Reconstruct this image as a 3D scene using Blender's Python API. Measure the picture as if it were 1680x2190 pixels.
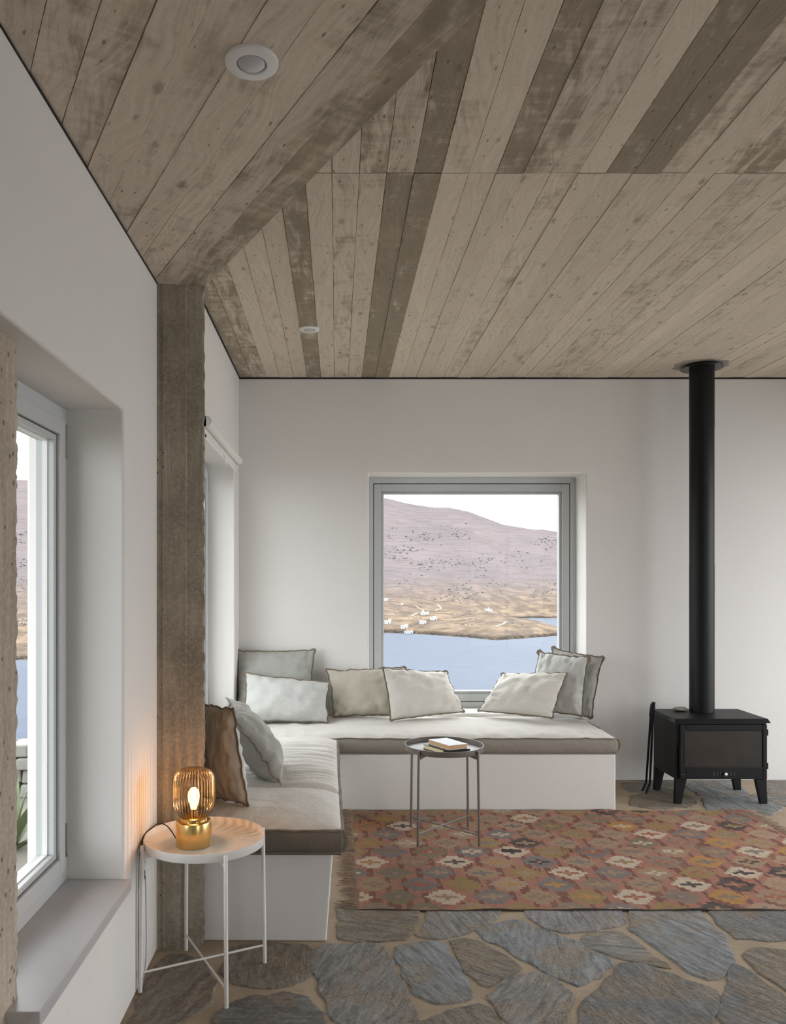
import bpy, math, random
from mathutils import Vector, Matrix, noise

for o in list(bpy.data.objects):
    bpy.data.objects.remove(o, do_unlink=True)
scene = bpy.context.scene
COL = scene.collection
R = random.Random(7)

# ------------------------------------------------------------------ camera
F, PX, PY, EYE = 1700.0, 720.0, 1240.0, 1.485      # focal length and principal point in pixels of 1680 x 2190
cam_data = bpy.data.cameras.new('camera')
cam = bpy.data.objects.new('camera', cam_data)
COL.objects.link(cam)
cam.location = (0, 0, EYE)
cam.rotation_euler = (math.pi / 2, 0, 0)
cam_data.sensor_fit = 'VERTICAL'
cam_data.sensor_height = 36.0
cam_data.lens = F / 2190 * 36.0
cam_data.shift_x = (840 - PX) / 2190
cam_data.shift_y = (PY - 1095) / 2190
cam_data.clip_start = 0.05
cam_data.clip_end = 8000
scene.camera = cam

# ------------------------------------------------------------------ world, sun, portals, exposure
SKY = 5.5
world = bpy.data.worlds.new('overcast_sky')
scene.world = world
world.use_nodes = True
wn = world.node_tree
wn.nodes.clear()
w_out = wn.nodes.new('ShaderNodeOutputWorld')
w_bg = wn.nodes.new('ShaderNodeBackground')
w_tc = wn.nodes.new('ShaderNodeTexCoord')
w_mp = wn.nodes.new('ShaderNodeMapping'); w_mp.inputs['Scale'].default_value = (1.5, 1.5, 4.5)
w_nz = wn.nodes.new('ShaderNodeTexNoise'); w_nz.inputs['Scale'].default_value = 2.2; w_nz.inputs['Detail'].default_value = 5
w_rp = wn.nodes.new('ShaderNodeValToRGB')
w_rp.color_ramp.elements[0].position = 0.35; w_rp.color_ramp.elements[0].color = (0.80, 0.87, 0.98, 1)
w_rp.color_ramp.elements[1].position = 0.62; w_rp.color_ramp.elements[1].color = (1.0, 0.99, 0.97, 1)
wn.links.new(w_tc.outputs['Generated'], w_mp.inputs['Vector'])
wn.links.new(w_mp.outputs['Vector'], w_nz.inputs['Vector'])
wn.links.new(w_nz.outputs['Fac'], w_rp.inputs['Fac'])
wn.links.new(w_rp.outputs['Color'], w_bg.inputs['Color'])
w_bg.inputs['Strength'].default_value = SKY
wn.links.new(w_bg.outputs['Background'], w_out.inputs['Surface'])

def portal(name, loc, rot, sx, sy):
    d = bpy.data.lights.new(name, 'AREA')
    d.shape = 'RECTANGLE'; d.size = sx; d.size_y = sy
    d.cycles.is_portal = True
    o = bpy.data.objects.new(name, d); COL.objects.link(o)
    o.location = loc; o.rotation_euler = rot
    return o
H = math.pi / 2
portal('daylight_portal_back', (1.03, 6.25, 1.37), (-H, 0, 0), 1.5, 1.7)        # light travels towards -Y
portal('daylight_portal_left', (-1.1, 4.93, 1.4), (0, -H, 0), 1.8, 1.4)          # towards +X
portal('daylight_portal_near', (-1.1, 2.3, 1.25), (0, -H, 0), 1.6, 0.8)
portal('daylight_portal_right', (4.62, 3.55, 1.22), (0, H, 0), 2.4, 4.1)         # towards -X
portal('daylight_portal_rear', (3.0, -1.75, 1.2), (H, 0, 0), 1.4, 2.4)          # towards +Y

scene.view_settings.view_transform = 'Standard'
scene.view_settings.look = 'None'
scene.view_settings.gamma = 1.0
scene.view_settings.use_curve_mapping = False
scene.view_settings.exposure = 0.0

# ------------------------------------------------------------------ helpers
def pix(x, y, Y):
    return Vector(((x - PX) * Y / F, Y, EYE + (PY - y) * Y / F))
def floorpix(x, y, z=0.0):
    Y = F * (EYE - z) / (y - PY)
    return Vector(((x - PX) * Y / F, Y, z))
def lin(c):
    return tuple((v / 12.92 if v <= 0.04045 else ((v + 0.055) / 1.055) ** 2.4) for v in c)
def rgb(r, g, b):
    return lin((r / 255, g / 255, b / 255))
def interp(x, pts):
    if x <= pts[0][0]: return pts[0][1]
    for (a, b), (c, d) in zip(pts, pts[1:]):
        if x <= c: return b + (d - b) * (x - a) / (c - a)
    return pts[-1][1]
def smooth(a, b, x):
    t = max(0, min(1, (x - a) / (b - a))); return t * t * (3 - 2 * t)

class MB:
    """collects shapes, built as one mesh object"""
    def __init__(s): s.v = []; s.f = []
    def add(s, v, f):
        n = len(s.v); s.v += [tuple(p) for p in v]; s.f += [tuple(i + n for i in q) for q in f]; return s
    def box(s, x0, x1, y0, y1, z0, z1):
        v = [(x, y, z) for z in (z0, z1) for (x, y) in ((x0, y0), (x1, y0), (x1, y1), (x0, y1))]
        return s.add(v, [(3, 2, 1, 0), (4, 5, 6, 7), (0, 1, 5, 4), (1, 2, 6, 5), (2, 3, 7, 6), (3, 0, 4, 7)])
    def prism(s, poly, z0, z1):
        n = len(poly)
        v = [(p[0], p[1], z0) for p in poly] + [(p[0], p[1], z1) for p in poly]
        f = [tuple(range(n - 1, -1, -1)), tuple(range(n, 2 * n))]
        f += [(i, (i + 1) % n, n + (i + 1) % n, n + i) for i in range(n)]
        return s.add(v, f)
    def hexa(s, b, t):          # 4 bottom, 4 top points
        return s.add(list(b) + list(t), [(3, 2, 1, 0), (4, 5, 6, 7), (0, 1, 5, 4), (1, 2, 6, 5), (2, 3, 7, 6), (3, 0, 4, 7)])
    def tube(s, pts, r, n=8, closed=False, sx=1.0, up=None, radii=None):
        pts = [Vector(p) for p in pts]; m = len(pts); rings = []
        prev = None
        for i, p in enumerate(pts):
            if closed: t = pts[(i + 1) % m] - pts[i - 1]
            else: t = pts[min(i + 1, m - 1)] - pts[max(i - 1, 0)]
            t.normalize()
            if prev is None:
                a = Vector(up) if up else (Vector((0, 0, 1)) if abs(t.z) < .9 else Vector((1, 0, 0)))
            else: a = prev
            a = a - t * a.dot(t); a.normalize(); prev = a
            b = t.cross(a)
            rr = radii[i] if radii else r
            rings.append([p + a * (math.cos(2 * math.pi * k / n) * rr) + b * (math.sin(2 * math.pi * k / n) * rr * sx) for k in range(n)])
        v = [q for ring in rings for q in ring]; f = []
        for i in range(m if closed else m - 1):
            j = (i + 1) % m
            for k in range(n):
                k2 = (k + 1) % n
                f.append((i * n + k, i * n + k2, j * n + k2, j * n + k))
        if not closed:
            f.append(tuple(range(n - 1, -1, -1))); f.append(tuple((m - 1) * n + k for k in range(n)))
        return s.add(v, f)
    def lathe(s, prof, n=48, c=(0, 0, 0), rib=None):
        v = []; f = []
        for (r, z) in prof:
            for k in range(n):
                a = 2 * math.pi * k / n
                rr = r * (1 + (rib(a, r, z) if rib else 0))
                v.append((c[0] + rr * math.cos(a), c[1] + rr * math.sin(a), c[2] + z))
        for i in range(len(prof) - 1):
            for k in range(n):
                k2 = (k + 1) % n
                f.append((i * n + k, i * n + k2, (i + 1) * n + k2, (i + 1) * n + k))
        if prof[0][0] > 1e-5: f.append(tuple(range(n - 1, -1, -1)))
        if prof[-1][0] > 1e-5: f.append(tuple((len(prof) - 1) * n + k for k in range(n)))
        return s.add(v, f)
    def grid(s, P, nx, ny):      # P(i, j) -> point
        v = [P(i, j) for j in range(ny + 1) for i in range(nx + 1)]
        w = nx + 1
        return s.add(v, [(j * w + i, j * w + i + 1, (j + 1) * w + i + 1, (j + 1) * w + i) for j in range(ny) for i in range(nx)])
    def build(s, name, mat, parent=None, smooth_ang=None, bevel=0, seg=2, merge=False, sub=0):
        me = bpy.data.meshes.new(name); me.from_pydata(s.v, [], s.f)
        if merge or True:
            import bmesh
            bm = bmesh.new(); bm.from_mesh(me)
            if merge: bmesh.ops.remove_doubles(bm, verts=bm.verts, dist=1e-5)
            bmesh.ops.recalc_face_normals(bm, faces=bm.faces)
            bm.to_mesh(me); bm.free()
        me.update()
        o = bpy.data.objects.new(name, me); COL.objects.link(o)
        me.materials.append(mat)
        if smooth_ang is not None:
            for p in me.polygons: p.use_smooth = True
            if smooth_ang < 180:
                try: me.set_sharp_from_angle(angle=math.radians(smooth_ang))
                except Exception: pass
        if bevel:
            b = o.modifiers.new('bevel', 'BEVEL'); b.width = bevel; b.segments = seg; b.limit_method = 'ANGLE'
            b.angle_limit = math.radians(40); b.harden_normals = False
        if sub:
            m = o.modifiers.new('subdivision', 'SUBSURF'); m.levels = sub; m.render_levels = sub
        if parent: attach(o, parent)
        return o

def attach(o, parent):
    o.parent = parent
    o.matrix_parent_inverse = Matrix.Translation(-Vector(parent.location))
def thing(name, loc, label, cat, group=None):
    o = bpy.data.objects.new(name, None); COL.objects.link(o)
    o.location = loc; o.empty_display_size = 0.05
    return tag(o, label, cat, group)
def tag(o, label=None, cat=None, group=None, kind=None):
    if label: o['label'] = label
    if cat: o['category'] = cat
    if group: o['group'] = group
    if kind: o['kind'] = kind
    return o
def struct(o, label=None, cat=None): return tag(o, label, cat, None, 'structure')

def rounded_rect(x0, x1, y0, y1, r, n=5):
    pts = []
    for cx, cy, a0 in ((x1 - r, y1 - r, 0), (x0 + r, y1 - r, 90), (x0 + r, y0 + r, 180), (x1 - r, y0 + r, 270)):
        for k in range(n + 1):
            a = math.radians(a0 + 90 * k / n); pts.append((cx + r * math.cos(a), cy + r * math.sin(a)))
    return pts

# ------------------------------------------------------------------ materials
def new_mat(name):
    m = bpy.data.materials.new(name); m.use_nodes = True
    nt = m.node_tree; nt.nodes.clear()
    out = nt.nodes.new('ShaderNodeOutputMaterial')
    return m, nt, out
class NT:
    def __init__(s, nt): s.nt = nt
    def n(s, t, props=None, **inp):
        nd = s.nt.nodes.new('ShaderNode' + t)
        for k, v in (props or {}).items(): setattr(nd, k, v)
        for k, v in inp.items():
            k = k.replace('_', ' ')
            s.set(nd.inputs[k], v)
        return nd
    def set(s, sock, v):
        if hasattr(v, 'is_output'): s.nt.links.new(v, sock)
        else:
            if isinstance(v, tuple) and len(v) == 3 and sock.type == 'RGBA': v = v + (1,)
            sock.default_value = v
    def math(s, op, a, b=None, c=None, clamp=False):
        nd = s.nt.nodes.new('ShaderNodeMath'); nd.operation = op; nd.use_clamp = clamp
        s.set(nd.inputs[0], a)
        if b is not None: s.set(nd.inputs[1], b)
        if c is not None: s.set(nd.inputs[2], c)
        return nd.outputs[0]
    def mix(s, f, a, b, blend='MIX'):
        nd = s.nt.nodes.new('ShaderNodeMix'); nd.data_type = 'RGBA'; nd.blend_type = blend
        s.set(nd.inputs[0], f); s.set(nd.inputs[6], a); s.set(nd.inputs[7], b)
        return nd.outputs[2]
    def ramp(s, f, p0, p1, c0=(0, 0, 0), c1=(1, 1, 1)):
        nd = s.nt.nodes.new('ShaderNodeValToRGB'); e = nd.color_ramp.elements
        e[0].position = p0; e[1].position = p1; e[0].color = c0 + (1,); e[1].color = c1 + (1,)
        s.set(nd.inputs[0], f); return nd.outputs[0]
    def maprange(s, v, a, b, c, d):
        nd = s.nt.nodes.new('ShaderNodeMapRange'); nd.interpolation_type = 'SMOOTHSTEP'
        for k, x in zip(range(5), (v, a, b, c, d)): s.set(nd.inputs[k], x)
        return nd.outputs[0]
    def coords(s, scale=(1, 1, 1), which='Object', rnd=0):
        tc = s.n('TexCoord'); v = tc.outputs[which]
        mp = s.n('Mapping', Vector=v, Scale=scale); v = mp.outputs[0]
        if rnd:
            oi = s.n('ObjectInfo'); cb = s.n('CombineXYZ', X=s.math('MULTIPLY', oi.outputs['Random'], rnd), Y=s.math('MULTIPLY', oi.outputs['Random'], rnd * .37), Z=0.0)
            va = s.n('VectorMath', {'operation': 'ADD'}); s.set(va.inputs[0], v); s.set(va.inputs[1], cb.outputs[0]); v = va.outputs[0]
        return v
    def noise(s, vec, scale, detail=4, rough=.55, dist=0.0):
        return s.n('TexNoise', Vector=vec, Scale=float(scale), Detail=float(detail), Roughness=float(rough), Distortion=float(dist)).outputs[0]
    def bump(s, h, strength, dist, normal=None):
        nd = s.n('Bump', Height=h, Strength=float(strength), Distance=float(dist))
        if normal is not None: s.set(nd.inputs['Normal'], normal)
        return nd.outputs[0]

def simple(name, col, rough=.5, metal=0.0, var=0.0, bump=0.0, bscale=200, spec=.5, coat=0.0):
    m, nt, out = new_mat(name); t = NT(nt)
    p = t.n('BsdfPrincipled', Roughness=rough, Metallic=metal)
    p.inputs['Specular IOR Level'].default_value = spec
    if coat: p.inputs['Coat Weight'].default_value = coat
    v = t.coords()
    c = col
    if var:
        nz = t.noise(v, 9, 4)
        c = t.mix(nz, tuple(x * (1 - var) for x in col), tuple(min(1, x * (1 + var)) for x in col))
    t.set(p.inputs['Base Color'], c)
    if bump: t.set(p.inputs['Normal'], t.bump(t.noise(v, bscale, 3), bump, .002))
    nt.links.new(p.outputs[0], out.inputs[0]); return m

def plaster_mat(name, col):
    m, nt, out = new_mat(name); t = NT(nt)
    v = t.coords()
    a = t.noise(v, 2.2, 4); b = t.noise(v, 14, 6, .6); g = t.noise(v, 90, 3)
    c = t.mix(a, tuple(x * .955 for x in col), col)
    c = t.mix(t.ramp(b, .62, .8), c, tuple(x * .95 for x in col))
    p = t.n('BsdfPrincipled', Roughness=.92, Base_Color=c)
    p.inputs['Specular IOR Level'].default_value = .2
    h = t.math('ADD', t.math('MULTIPLY', b, 1.0), t.math('MULTIPLY', g, .25))
    t.set(p.inputs['Normal'], t.bump(h, .26, .006))
    nt.links.new(p.outputs[0], out.inputs[0]); return m

def board_concrete_mat(name, pale, dark, warm):
    """board-marked concrete; object colour R = how stained the board is; local X runs along the board"""
    m, nt, out = new_mat(name); t = NT(nt)
    v = t.coords(rnd=40)
    oi = t.n('ObjectInfo'); sep = t.n('SeparateColor', Color=oi.outputs['Color'])
    tone = sep.outputs[0]
    wob = t.noise(v, 1.6, 2)
    mp = t.n('Mapping', Vector=v, Scale=(2.0, 42, 1)).outputs[0]
    va = t.n('VectorMath', {'operation': 'ADD'}); t.set(va.inputs[0], mp)
    cb = t.n('CombineXYZ', X=0.0, Y=t.math('MULTIPLY', wob, 12.0), Z=0.0); t.set(va.inputs[1], cb.outputs[0])
    grain = t.noise(va.outputs[0], 1.6, 5, .6)
    blotch = t.noise(t.n('Mapping', Vector=v, Scale=(1.6, 5.5, 1)).outputs[0], 2.4, 7, .62, .6)
    cross = t.noise(t.n('Mapping', Vector=v, Scale=(13, 2.2, 1)).outputs[0], 2.0, 5, .6, .4)
    fine = t.noise(v, 70, 4, .6)
    st = t.math('ADD', t.math('MULTIPLY', blotch, 1.0), t.math('MULTIPLY', cross, .42))
    st = t.math('ADD', st, t.math('MULTIPLY', t.math('SUBTRACT', grain, .5), .35))
    st = t.math('ADD', st, t.math('MULTIPLY', tone, .52))
    stain = t.maprange(st, .80, 1.16, 0.0, 1.0)
    c = t.mix(stain, pale, dark)
    c = t.mix(t.math('MULTIPLY', t.ramp(t.noise(v, 3.1, 3), .55, .75), .35), c, warm)
    c = t.mix(t.math('MULTIPLY', t.ramp(grain, .3, .7), .42), c, tuple(x * .60 for x in pale))
    c = t.mix(t.math('MULTIPLY', t.ramp(fine, .4, .75), .28), c, tuple(x * .6 for x in pale))
    # knots and pits
    vk = t.n('Mapping', Vector=v, Scale=(3.2, 7.0, 1)).outputs[0]
    kn = t.n('TexVoronoi', {'voronoi_dimensions': '2D'}, Vector=vk, Scale=1.3)
    kd = t.math('ADD', kn.outputs['Distance'], t.math('MULTIPLY', t.math('SUBTRACT', fine, .5), .2))
    ks = t.n('SeparateColor', Color=kn.outputs['Color'])
    kd = t.math('ADD', kd, t.math('MULTIPLY', ks.outputs[0], .16))
    knot = t.math('MULTIPLY', t.ramp(kd, .08, .15, (1, 1, 1), (0, 0, 0)), t.ramp(ks.outputs[1], .35, .6))
    c = t.mix(t.math('MULTIPLY', knot, .5), c, tuple(x * .6 for x in dark))
    vp = t.n('Mapping', Vector=v, Scale=(11.0, 26.0, 1)).outputs[0]
    pt = t.n('TexVoronoi', {'voronoi_dimensions': '2D'}, Vector=vp, Scale=1.0)
    ps = t.n('SeparateColor', Color=pt.outputs['Color'])
    pd_ = t.math('ADD', pt.outputs['Distance'], t.math('MULTIPLY', ps.outputs[0], .22))
    pit = t.math('MULTIPLY', t.ramp(pd_, .07, .15, (1, 1, 1), (0, 0, 0)), t.ramp(ps.outputs[1], .4, .7))
    c = t.mix(t.math('MULTIPLY', pit, .6), c, tuple(x * .35 for x in dark))
    hv = t.n('HueSaturation', Color=c, Value=t.math('ADD', .93, t.math('MULTIPLY', oi.outputs['Random'], .14)))
    p = t.n('BsdfPrincipled', Roughness=.85, Base_Color=hv.outputs[0])
    p.inputs['Specular IOR Level'].default_value = .25
    h = t.math('ADD', t.math('MULTIPLY', grain, .6), t.math('MULTIPLY', fine, .25))
    h = t.math('SUBTRACT', h, t.math('MULTIPLY', pit, .8))
    t.set(p.inputs['Normal'], t.bump(h, .55, .004))
    nt.links.new(p.outputs[0], out.inputs[0]); return m

def column_concrete_mat(name, pale, dark, pits=.05):
    m, nt, out = new_mat(name); t = NT(nt)
    v = t.coords()
    mp = t.n('Mapping', Vector=v, Scale=(34, 34, 2.2)).outputs[0]
    grain = t.noise(mp, 1.5, 5, .6, .7)
    blotch = t.noise(v, 3.0, 7, .62); fine = t.noise(v, 75, 4)
    c = t.mix(t.ramp(blotch, .36, .66), pale, dark)
    c = t.mix(t.math('MULTIPLY', t.ramp(grain, .35, .62), .6), c, tuple(x * .5 for x in pale))
    c = t.mix(t.math('MULTIPLY', t.ramp(fine, .45, .75), .35), c, tuple(x * 1.35 for x in pale))
    pt = t.n('TexVoronoi', Vector=v, Scale=30.0)
    pit = t.ramp(t.math('ADD', pt.outputs['Distance'], t.math('MULTIPLY', t.math('SUBTRACT', blotch, .5), .3)), pits, pits + .06, (1, 1, 1), (0, 0, 0))
    c = t.mix(t.math('MULTIPLY', pit, .75), c, tuple(x * .35 for x in dark))
    p = t.n('BsdfPrincipled', Roughness=.88, Base_Color=c)
    p.inputs['Specular IOR Level'].default_value = .2
    h = t.math('ADD', t.math('MULTIPLY', grain, .5), t.math('MULTIPLY', fine, .35))
    h = t.math('SUBTRACT', h, pit)
    t.set(p.inputs['Normal'], t.bump(h, .6, .005))
    nt.links.new(p.outputs[0], out.inputs[0]); return m

def stone_mat():
    m, nt, out = new_mat('schist_stone'); t = NT(nt)
    v = t.coords(rnd=30)
    oi = t.n('ObjectInfo')
    # foliation runs in a direction of its own in every stone
    rot = t.n('VectorRotate', {'rotation_type': 'Z_AXIS'}, Vector=v, Angle=t.math('MULTIPLY', oi.outputs['Random'], 2.2))
    lay = t.noise(t.n('Mapping', Vector=rot.outputs[0], Scale=(3, 15, 3)).outputs[0], 2.2, 7, .65, .8)
    blot = t.noise(v, 5, 6, .6); fine = t.noise(v, 60, 5, .65)
    base = oi.outputs['Color']
    c = t.mix(t.ramp(lay, .36, .64), base, t.mix(.62, base, (.03, .028, .026)))
    c = t.mix(t.math('MULTIPLY', t.ramp(blot, .48, .64), .6), c, rgb(150, 130, 104))
    c = t.mix(t.math('MULTIPLY', t.ramp(fine, .5, .8), .55), c, rgb(176, 172, 165))
    c = t.mix(t.math('MULTIPLY', t.ramp(fine, .2, .42, (1, 1, 1), (0, 0, 0)), .5), c, (.03, .028, .026))
    crk = t.noise(t.n('Mapping', Vector=rot.outputs[0], Scale=(5, 22, 5)).outputs[0], 1.4, 5, .6, 1.2)
    cr = t.ramp(t.math('ABSOLUTE', t.math('SUBTRACT', crk, .5)), .0, .022, (1, 1, 1), (0, 0, 0))
    c = t.mix(t.math('MULTIPLY', t.math('MULTIPLY', cr, t.ramp(blot, .42, .6)), .75), c, (.022, .020, .018))
    p = t.n('BsdfPrincipled', Roughness=.72, Base_Color=c)
    p.inputs['Specular IOR Level'].default_value = .35
    h = t.math('ADD', t.math('MULTIPLY', lay, 1.0), t.math('MULTIPLY', fine, .3))
    t.set(p.inputs['Normal'], t.bump(h, 1.0, .016))
    nt.links.new(p.outputs[0], out.inputs[0]); return m

def mortar_mat():
    m, nt, out = new_mat('sandy_mortar'); t = NT(nt)
    v = t.coords()
    a = t.noise(v, 3, 6, .6); f = t.noise(v, 160, 3); b = t.noise(v, 18, 5)
    c = t.mix(t.ramp(a, .35, .7), rgb(178, 160, 138), rgb(150, 133, 112))
    c = t.mix(t.math('MULTIPLY', t.ramp(f, .5, .75), .35), c, rgb(205, 190, 170))
    c = t.mix(t.math('MULTIPLY', t.ramp(b, .55, .75), .3), c, rgb(120, 108, 94))
    p = t.n('BsdfPrincipled', Roughness=.9, Base_Color=c)
    p.inputs['Specular IOR Level'].default_value = .2
    t.set(p.inputs['Normal'], t.bump(t.math('ADD', f, t.math('MULTIPLY', b, 1.5)), .4, .004))
    nt.links.new(p.outputs[0], out.inputs[0]); return m

def linen_mat(name, col, var=.06):
    m, nt, out = new_mat(name); t = NT(nt)
    v = t.coords()
    w1 = t.n('TexWave', {'bands_direction': 'X'}, Vector=v, Scale=170.0, Distortion=2.0, Detail=2.0).outputs[1]
    w2 = t.n('TexWave', {'bands_direction': 'Z'}, Vector=v, Scale=170.0, Distortion=2.0, Detail=2.0).outputs[1]
    big = t.noise(v, 7, 5); wr = t.noise(v, 22, 4, .5, .8)
    c = t.mix(big, tuple(x * (1 - var) for x in col), tuple(min(1, x * (1 + var)) for x in col))
    wv = t.math('ADD', w1, w2)
    c = t.mix(t.math('MULTIPLY', wv, .06), c, tuple(x * .6 for x in col))
    p = t.n('BsdfPrincipled', Roughness=.93, Base_Color=c)
    p.inputs['Specular IOR Level'].default_value = .15
    p.inputs['Sheen Weight'].default_value = .15
    n1 = t.bump(wr, .5, .010)
    t.set(p.inputs['Normal'], t.bump(wv, .12, .0006, n1))
    nt.links.new(p.outputs[0], out.inputs[0]); return m

def pane_mat(name, tint=(.97, .985, .98), refl=.010):
    m, nt, out = new_mat(name); t = NT(nt)
    tr = t.n('BsdfTransparent', Color=tint); gl = t.n('BsdfGlossy', Roughness=.01, Color=(1, 1, 1))
    lw = t.n('LayerWeight', Blend=.25)
    mx = t.n('MixShader'); t.set(mx.inputs[0], t.math('MULTIPLY', t.math('ADD', lw.outputs['Facing'], .1), refl * 2))
    nt.links.new(tr.outputs[0], mx.inputs[1]); nt.links.new(gl.outputs[0], mx.inputs[2])
    nt.links.new(mx.outputs[0], out.inputs[0]); return m

def emit_mat(name, col, s):
    m, nt, out = new_mat(name); t = NT(nt)
    e = t.n('Emission', Color=col, Strength=float(s)); nt.links.new(e.outputs[0], out.inputs[0]); return m

M = {}
M['plaster'] = plaster_mat('white_lime_plaster', (.76, .735, .705))
M['plaster_out'] = plaster_mat('exterior_whitewash', (.82, .81, .79))
M['board'] = board_concrete_mat('board_marked_concrete', rgb(220, 207, 189), rgb(140, 128, 108), rgb(216, 191, 162))
M['joint'] = simple('board_joint_concrete', rgb(116, 104, 88), .95, var=.2)
M['column'] = column_concrete_mat('column_concrete', rgb(174, 163, 147), rgb(124, 114, 99))
M['column_near'] = column_concrete_mat('pitted_concrete', rgb(196, 183, 166), rgb(168, 155, 138), .13)
M['stone'] = stone_mat()
M['mortar'] = mortar_mat()
M['frame'] = simple('grey_painted_wood', rgb(188, 190, 190), .45, bump=.06, bscale=60)
M['gasket'] = simple('dark_gasket', (.03, .03, .03), .7)
M['steel'] = simple('hinge_steel', rgb(120, 120, 118), .35, 1.0)
M['marble'] = simple('grey_marble', rgb(186, 182, 182), .35, var=.07)
M['linen_grey'] = linen_mat('linen_grey', rgb(166, 165, 158))
M['linen_light'] = linen_mat('linen_light_grey', rgb(192, 191, 186))
M['linen_beige'] = linen_mat('linen_beige', rgb(196, 189, 174))
M['linen_ivory'] = linen_mat('linen_ivory', rgb(210, 205, 196))
M['linen_taupe'] = linen_mat('linen_taupe', rgb(156, 142, 126))
M['linen_seat'] = linen_mat('linen_seat', rgb(212, 207, 199))
M['linen_side_pale'] = linen_mat('linen_side_pale', rgb(150, 143, 133))  # same side linen, brighter light on the back cushion put into its colour
M['linen_side'] = linen_mat('linen_side', rgb(112, 104, 94))  # same side linen, shade on the left cushion's front put into its colour
M['trim'] = linen_mat('taupe_overlock_trim', rgb(122, 111, 96), .12)
M['white_metal'] = simple('white_powder_coat', rgb(224, 220, 215), .4)
M['taupe_metal'] = simple('taupe_powder_coat', rgb(112, 104, 98), .38)
M['brass'] = simple('brushed_brass', (.72, .50, .20), .24, 1.0, bump=.03, bscale=300)
M['cord'] = simple('black_rubber_cord', (.012, .011, .010), .5)
M['iron'] = simple('black_stove_steel', (.0045, .0043, .0046), .46, 0.0, var=.15, bump=.05, bscale=300, spec=.26)
M['iron_gloss'] = simple('black_flange_enamel', (.010, .010, .010), .2)
M['stove_glass'] = simple('sooty_stove_glass', (.030, .024, .019), .13, var=.45, coat=.4)
M['chrome'] = simple('satin_knob', (.75, .74, .72), .3, 1.0)
M['pebble'] = simple('grey_pebble', rgb(140, 140, 130), .7, var=.2, bump=.2, bscale=90)
M['paper_tan'] = simple('tan_page_edges', rgb(205, 168, 128), .9, var=.06)
M['paper_cream'] = simple('cream_page_edges', rgb(236, 220, 176), .9, var=.05)
M['cover_white'] = simple('white_book_cover', rgb(226, 226, 230), .55)
M['cover_dark'] = simple('dark_book_cover', rgb(48, 42, 42), .5)
M['white_plastic'] = simple('white_plastic', rgb(226, 225, 222), .4)
M['lens'] = simple('frosted_lens', rgb(190, 190, 192), .35, coat=.5)
M['dark_gap'] = simple('dark_shadow_gap', (.02, .019, .018), .8)
M['pane'] = pane_mat('window_glass')
M['blind'] = simple('white_blind_fabric', rgb(222, 218, 212), .8)

# ------------------------------------------------------------------ the room
XL, XR, YB, YR, ZC, ZS = -0.72, 4.45, 5.87, -1.6, 2.977, 2.67
WT = 0.33                                               # left wall thickness

def wall_with_holes(name, axis, plane, back, a0, a1, z0, z1, holes, mat, bevel=.012):
    """wall in the plane axis = plane, thickness to 'back'; holes are (a0, a1, z0, z1)"""
    As = sorted({a0, a1} | {h[0] for h in holes} | {h[1] for h in holes})
    Zs = sorted({z0, z1} | {h[2] for h in holes} | {h[3] for h in holes})
    solid = {}
    for i in range(len(As) - 1):
        for k in range(len(Zs) - 1):
            ca, cz = (As[i] + As[i + 1]) / 2, (Zs[k] + Zs[k + 1]) / 2
            solid[i, k] = not any(h[0] < ca < h[1] and h[2] < cz < h[3] for h in holes)
    mb = MB()
    def P(a, z, t): return (t, a, z) if axis == 'X' else (a, t, z)
    for (i, k), s in solid.items():
        if not s: continue
        A, B, Z, W = As[i], As[i + 1], Zs[k], Zs[k + 1]
        for t in (plane, back):
            mb.add([P(A, Z, t), P(B, Z, t), P(B, W, t), P(A, W, t)], [(0, 1, 2, 3)])
        for di, dk, q in ((-1, 0, ((A, Z), (A, W))), (1, 0, ((B, Z), (B, W))), (0, -1, ((A, Z), (B, Z))), (0, 1, ((A, W), (B, W)))):
            if not solid.get((i + di, k + dk), False):
                (p, r), (s2, u) = q
                mb.add([P(p, r, plane), P(s2, u, plane), P(s2, u, back), P(p, r, back)], [(0, 1, 2, 3)])
    import bmesh
    me = bpy.data.meshes.new(name); me.from_pydata(mb.v, [], mb.f)
    bm = bmesh.new(); bm.from_mesh(me)
    bmesh.ops.remove_doubles(bm, verts=bm.verts, dist=1e-5)
    bmesh.ops.recalc_face_normals(bm, faces=bm.faces)
    bm.to_mesh(me); bm.free()
    o = bpy.data.objects.new(name, me); COL.objects.link(o); me.materials.append(mat)
    if bevel:
        b = o.modifiers.new('bevel', 'BEVEL'); b.width = bevel; b.segments = 3; b.limit_method = 'ANGLE'
        for p in me.polygons: p.use_smooth = True
        try: me.set_sharp_from_angle(angle=math.radians(30))
        except Exception: pass
        b.harden_normals = True
    return struct(o)

BW = (0.235, 1.84, 0.500, 2.272)                        # back window recess (x0, x1, z0, z1)
W2 = (4.25, 5.61, 0.52, 2.285)                          # far left window recess (y0, y1, z0, z1)
W3 = (1.40, 2.69, 0.437, 2.06)                          # near left window recess
wall_back = wall_with_holes('wall_back', 'Y', YB, YB + .42, XL - WT, XR + .2, 0, ZC + .2, [BW], M['plaster'])
wall_left = wall_with_holes('wall_left', 'X', XL, XL - WT, YR - .2, YB, 0, ZC + .2, [W2, W3], M['plaster'])
wall_right = wall_with_holes('wall_right', 'X', XR, XR + .2, YR - .2, YB, 0, ZC + .2, [(1.5, 5.6, 0.02, 2.42)], M['plaster'])
wall_rear = wall_with_holes('wall_rear', 'Y', YR, YR - .2, XL, XR, 0, ZC + .2, [(2.3, 3.7, 0.02, 2.4)], M['plaster'])
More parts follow.
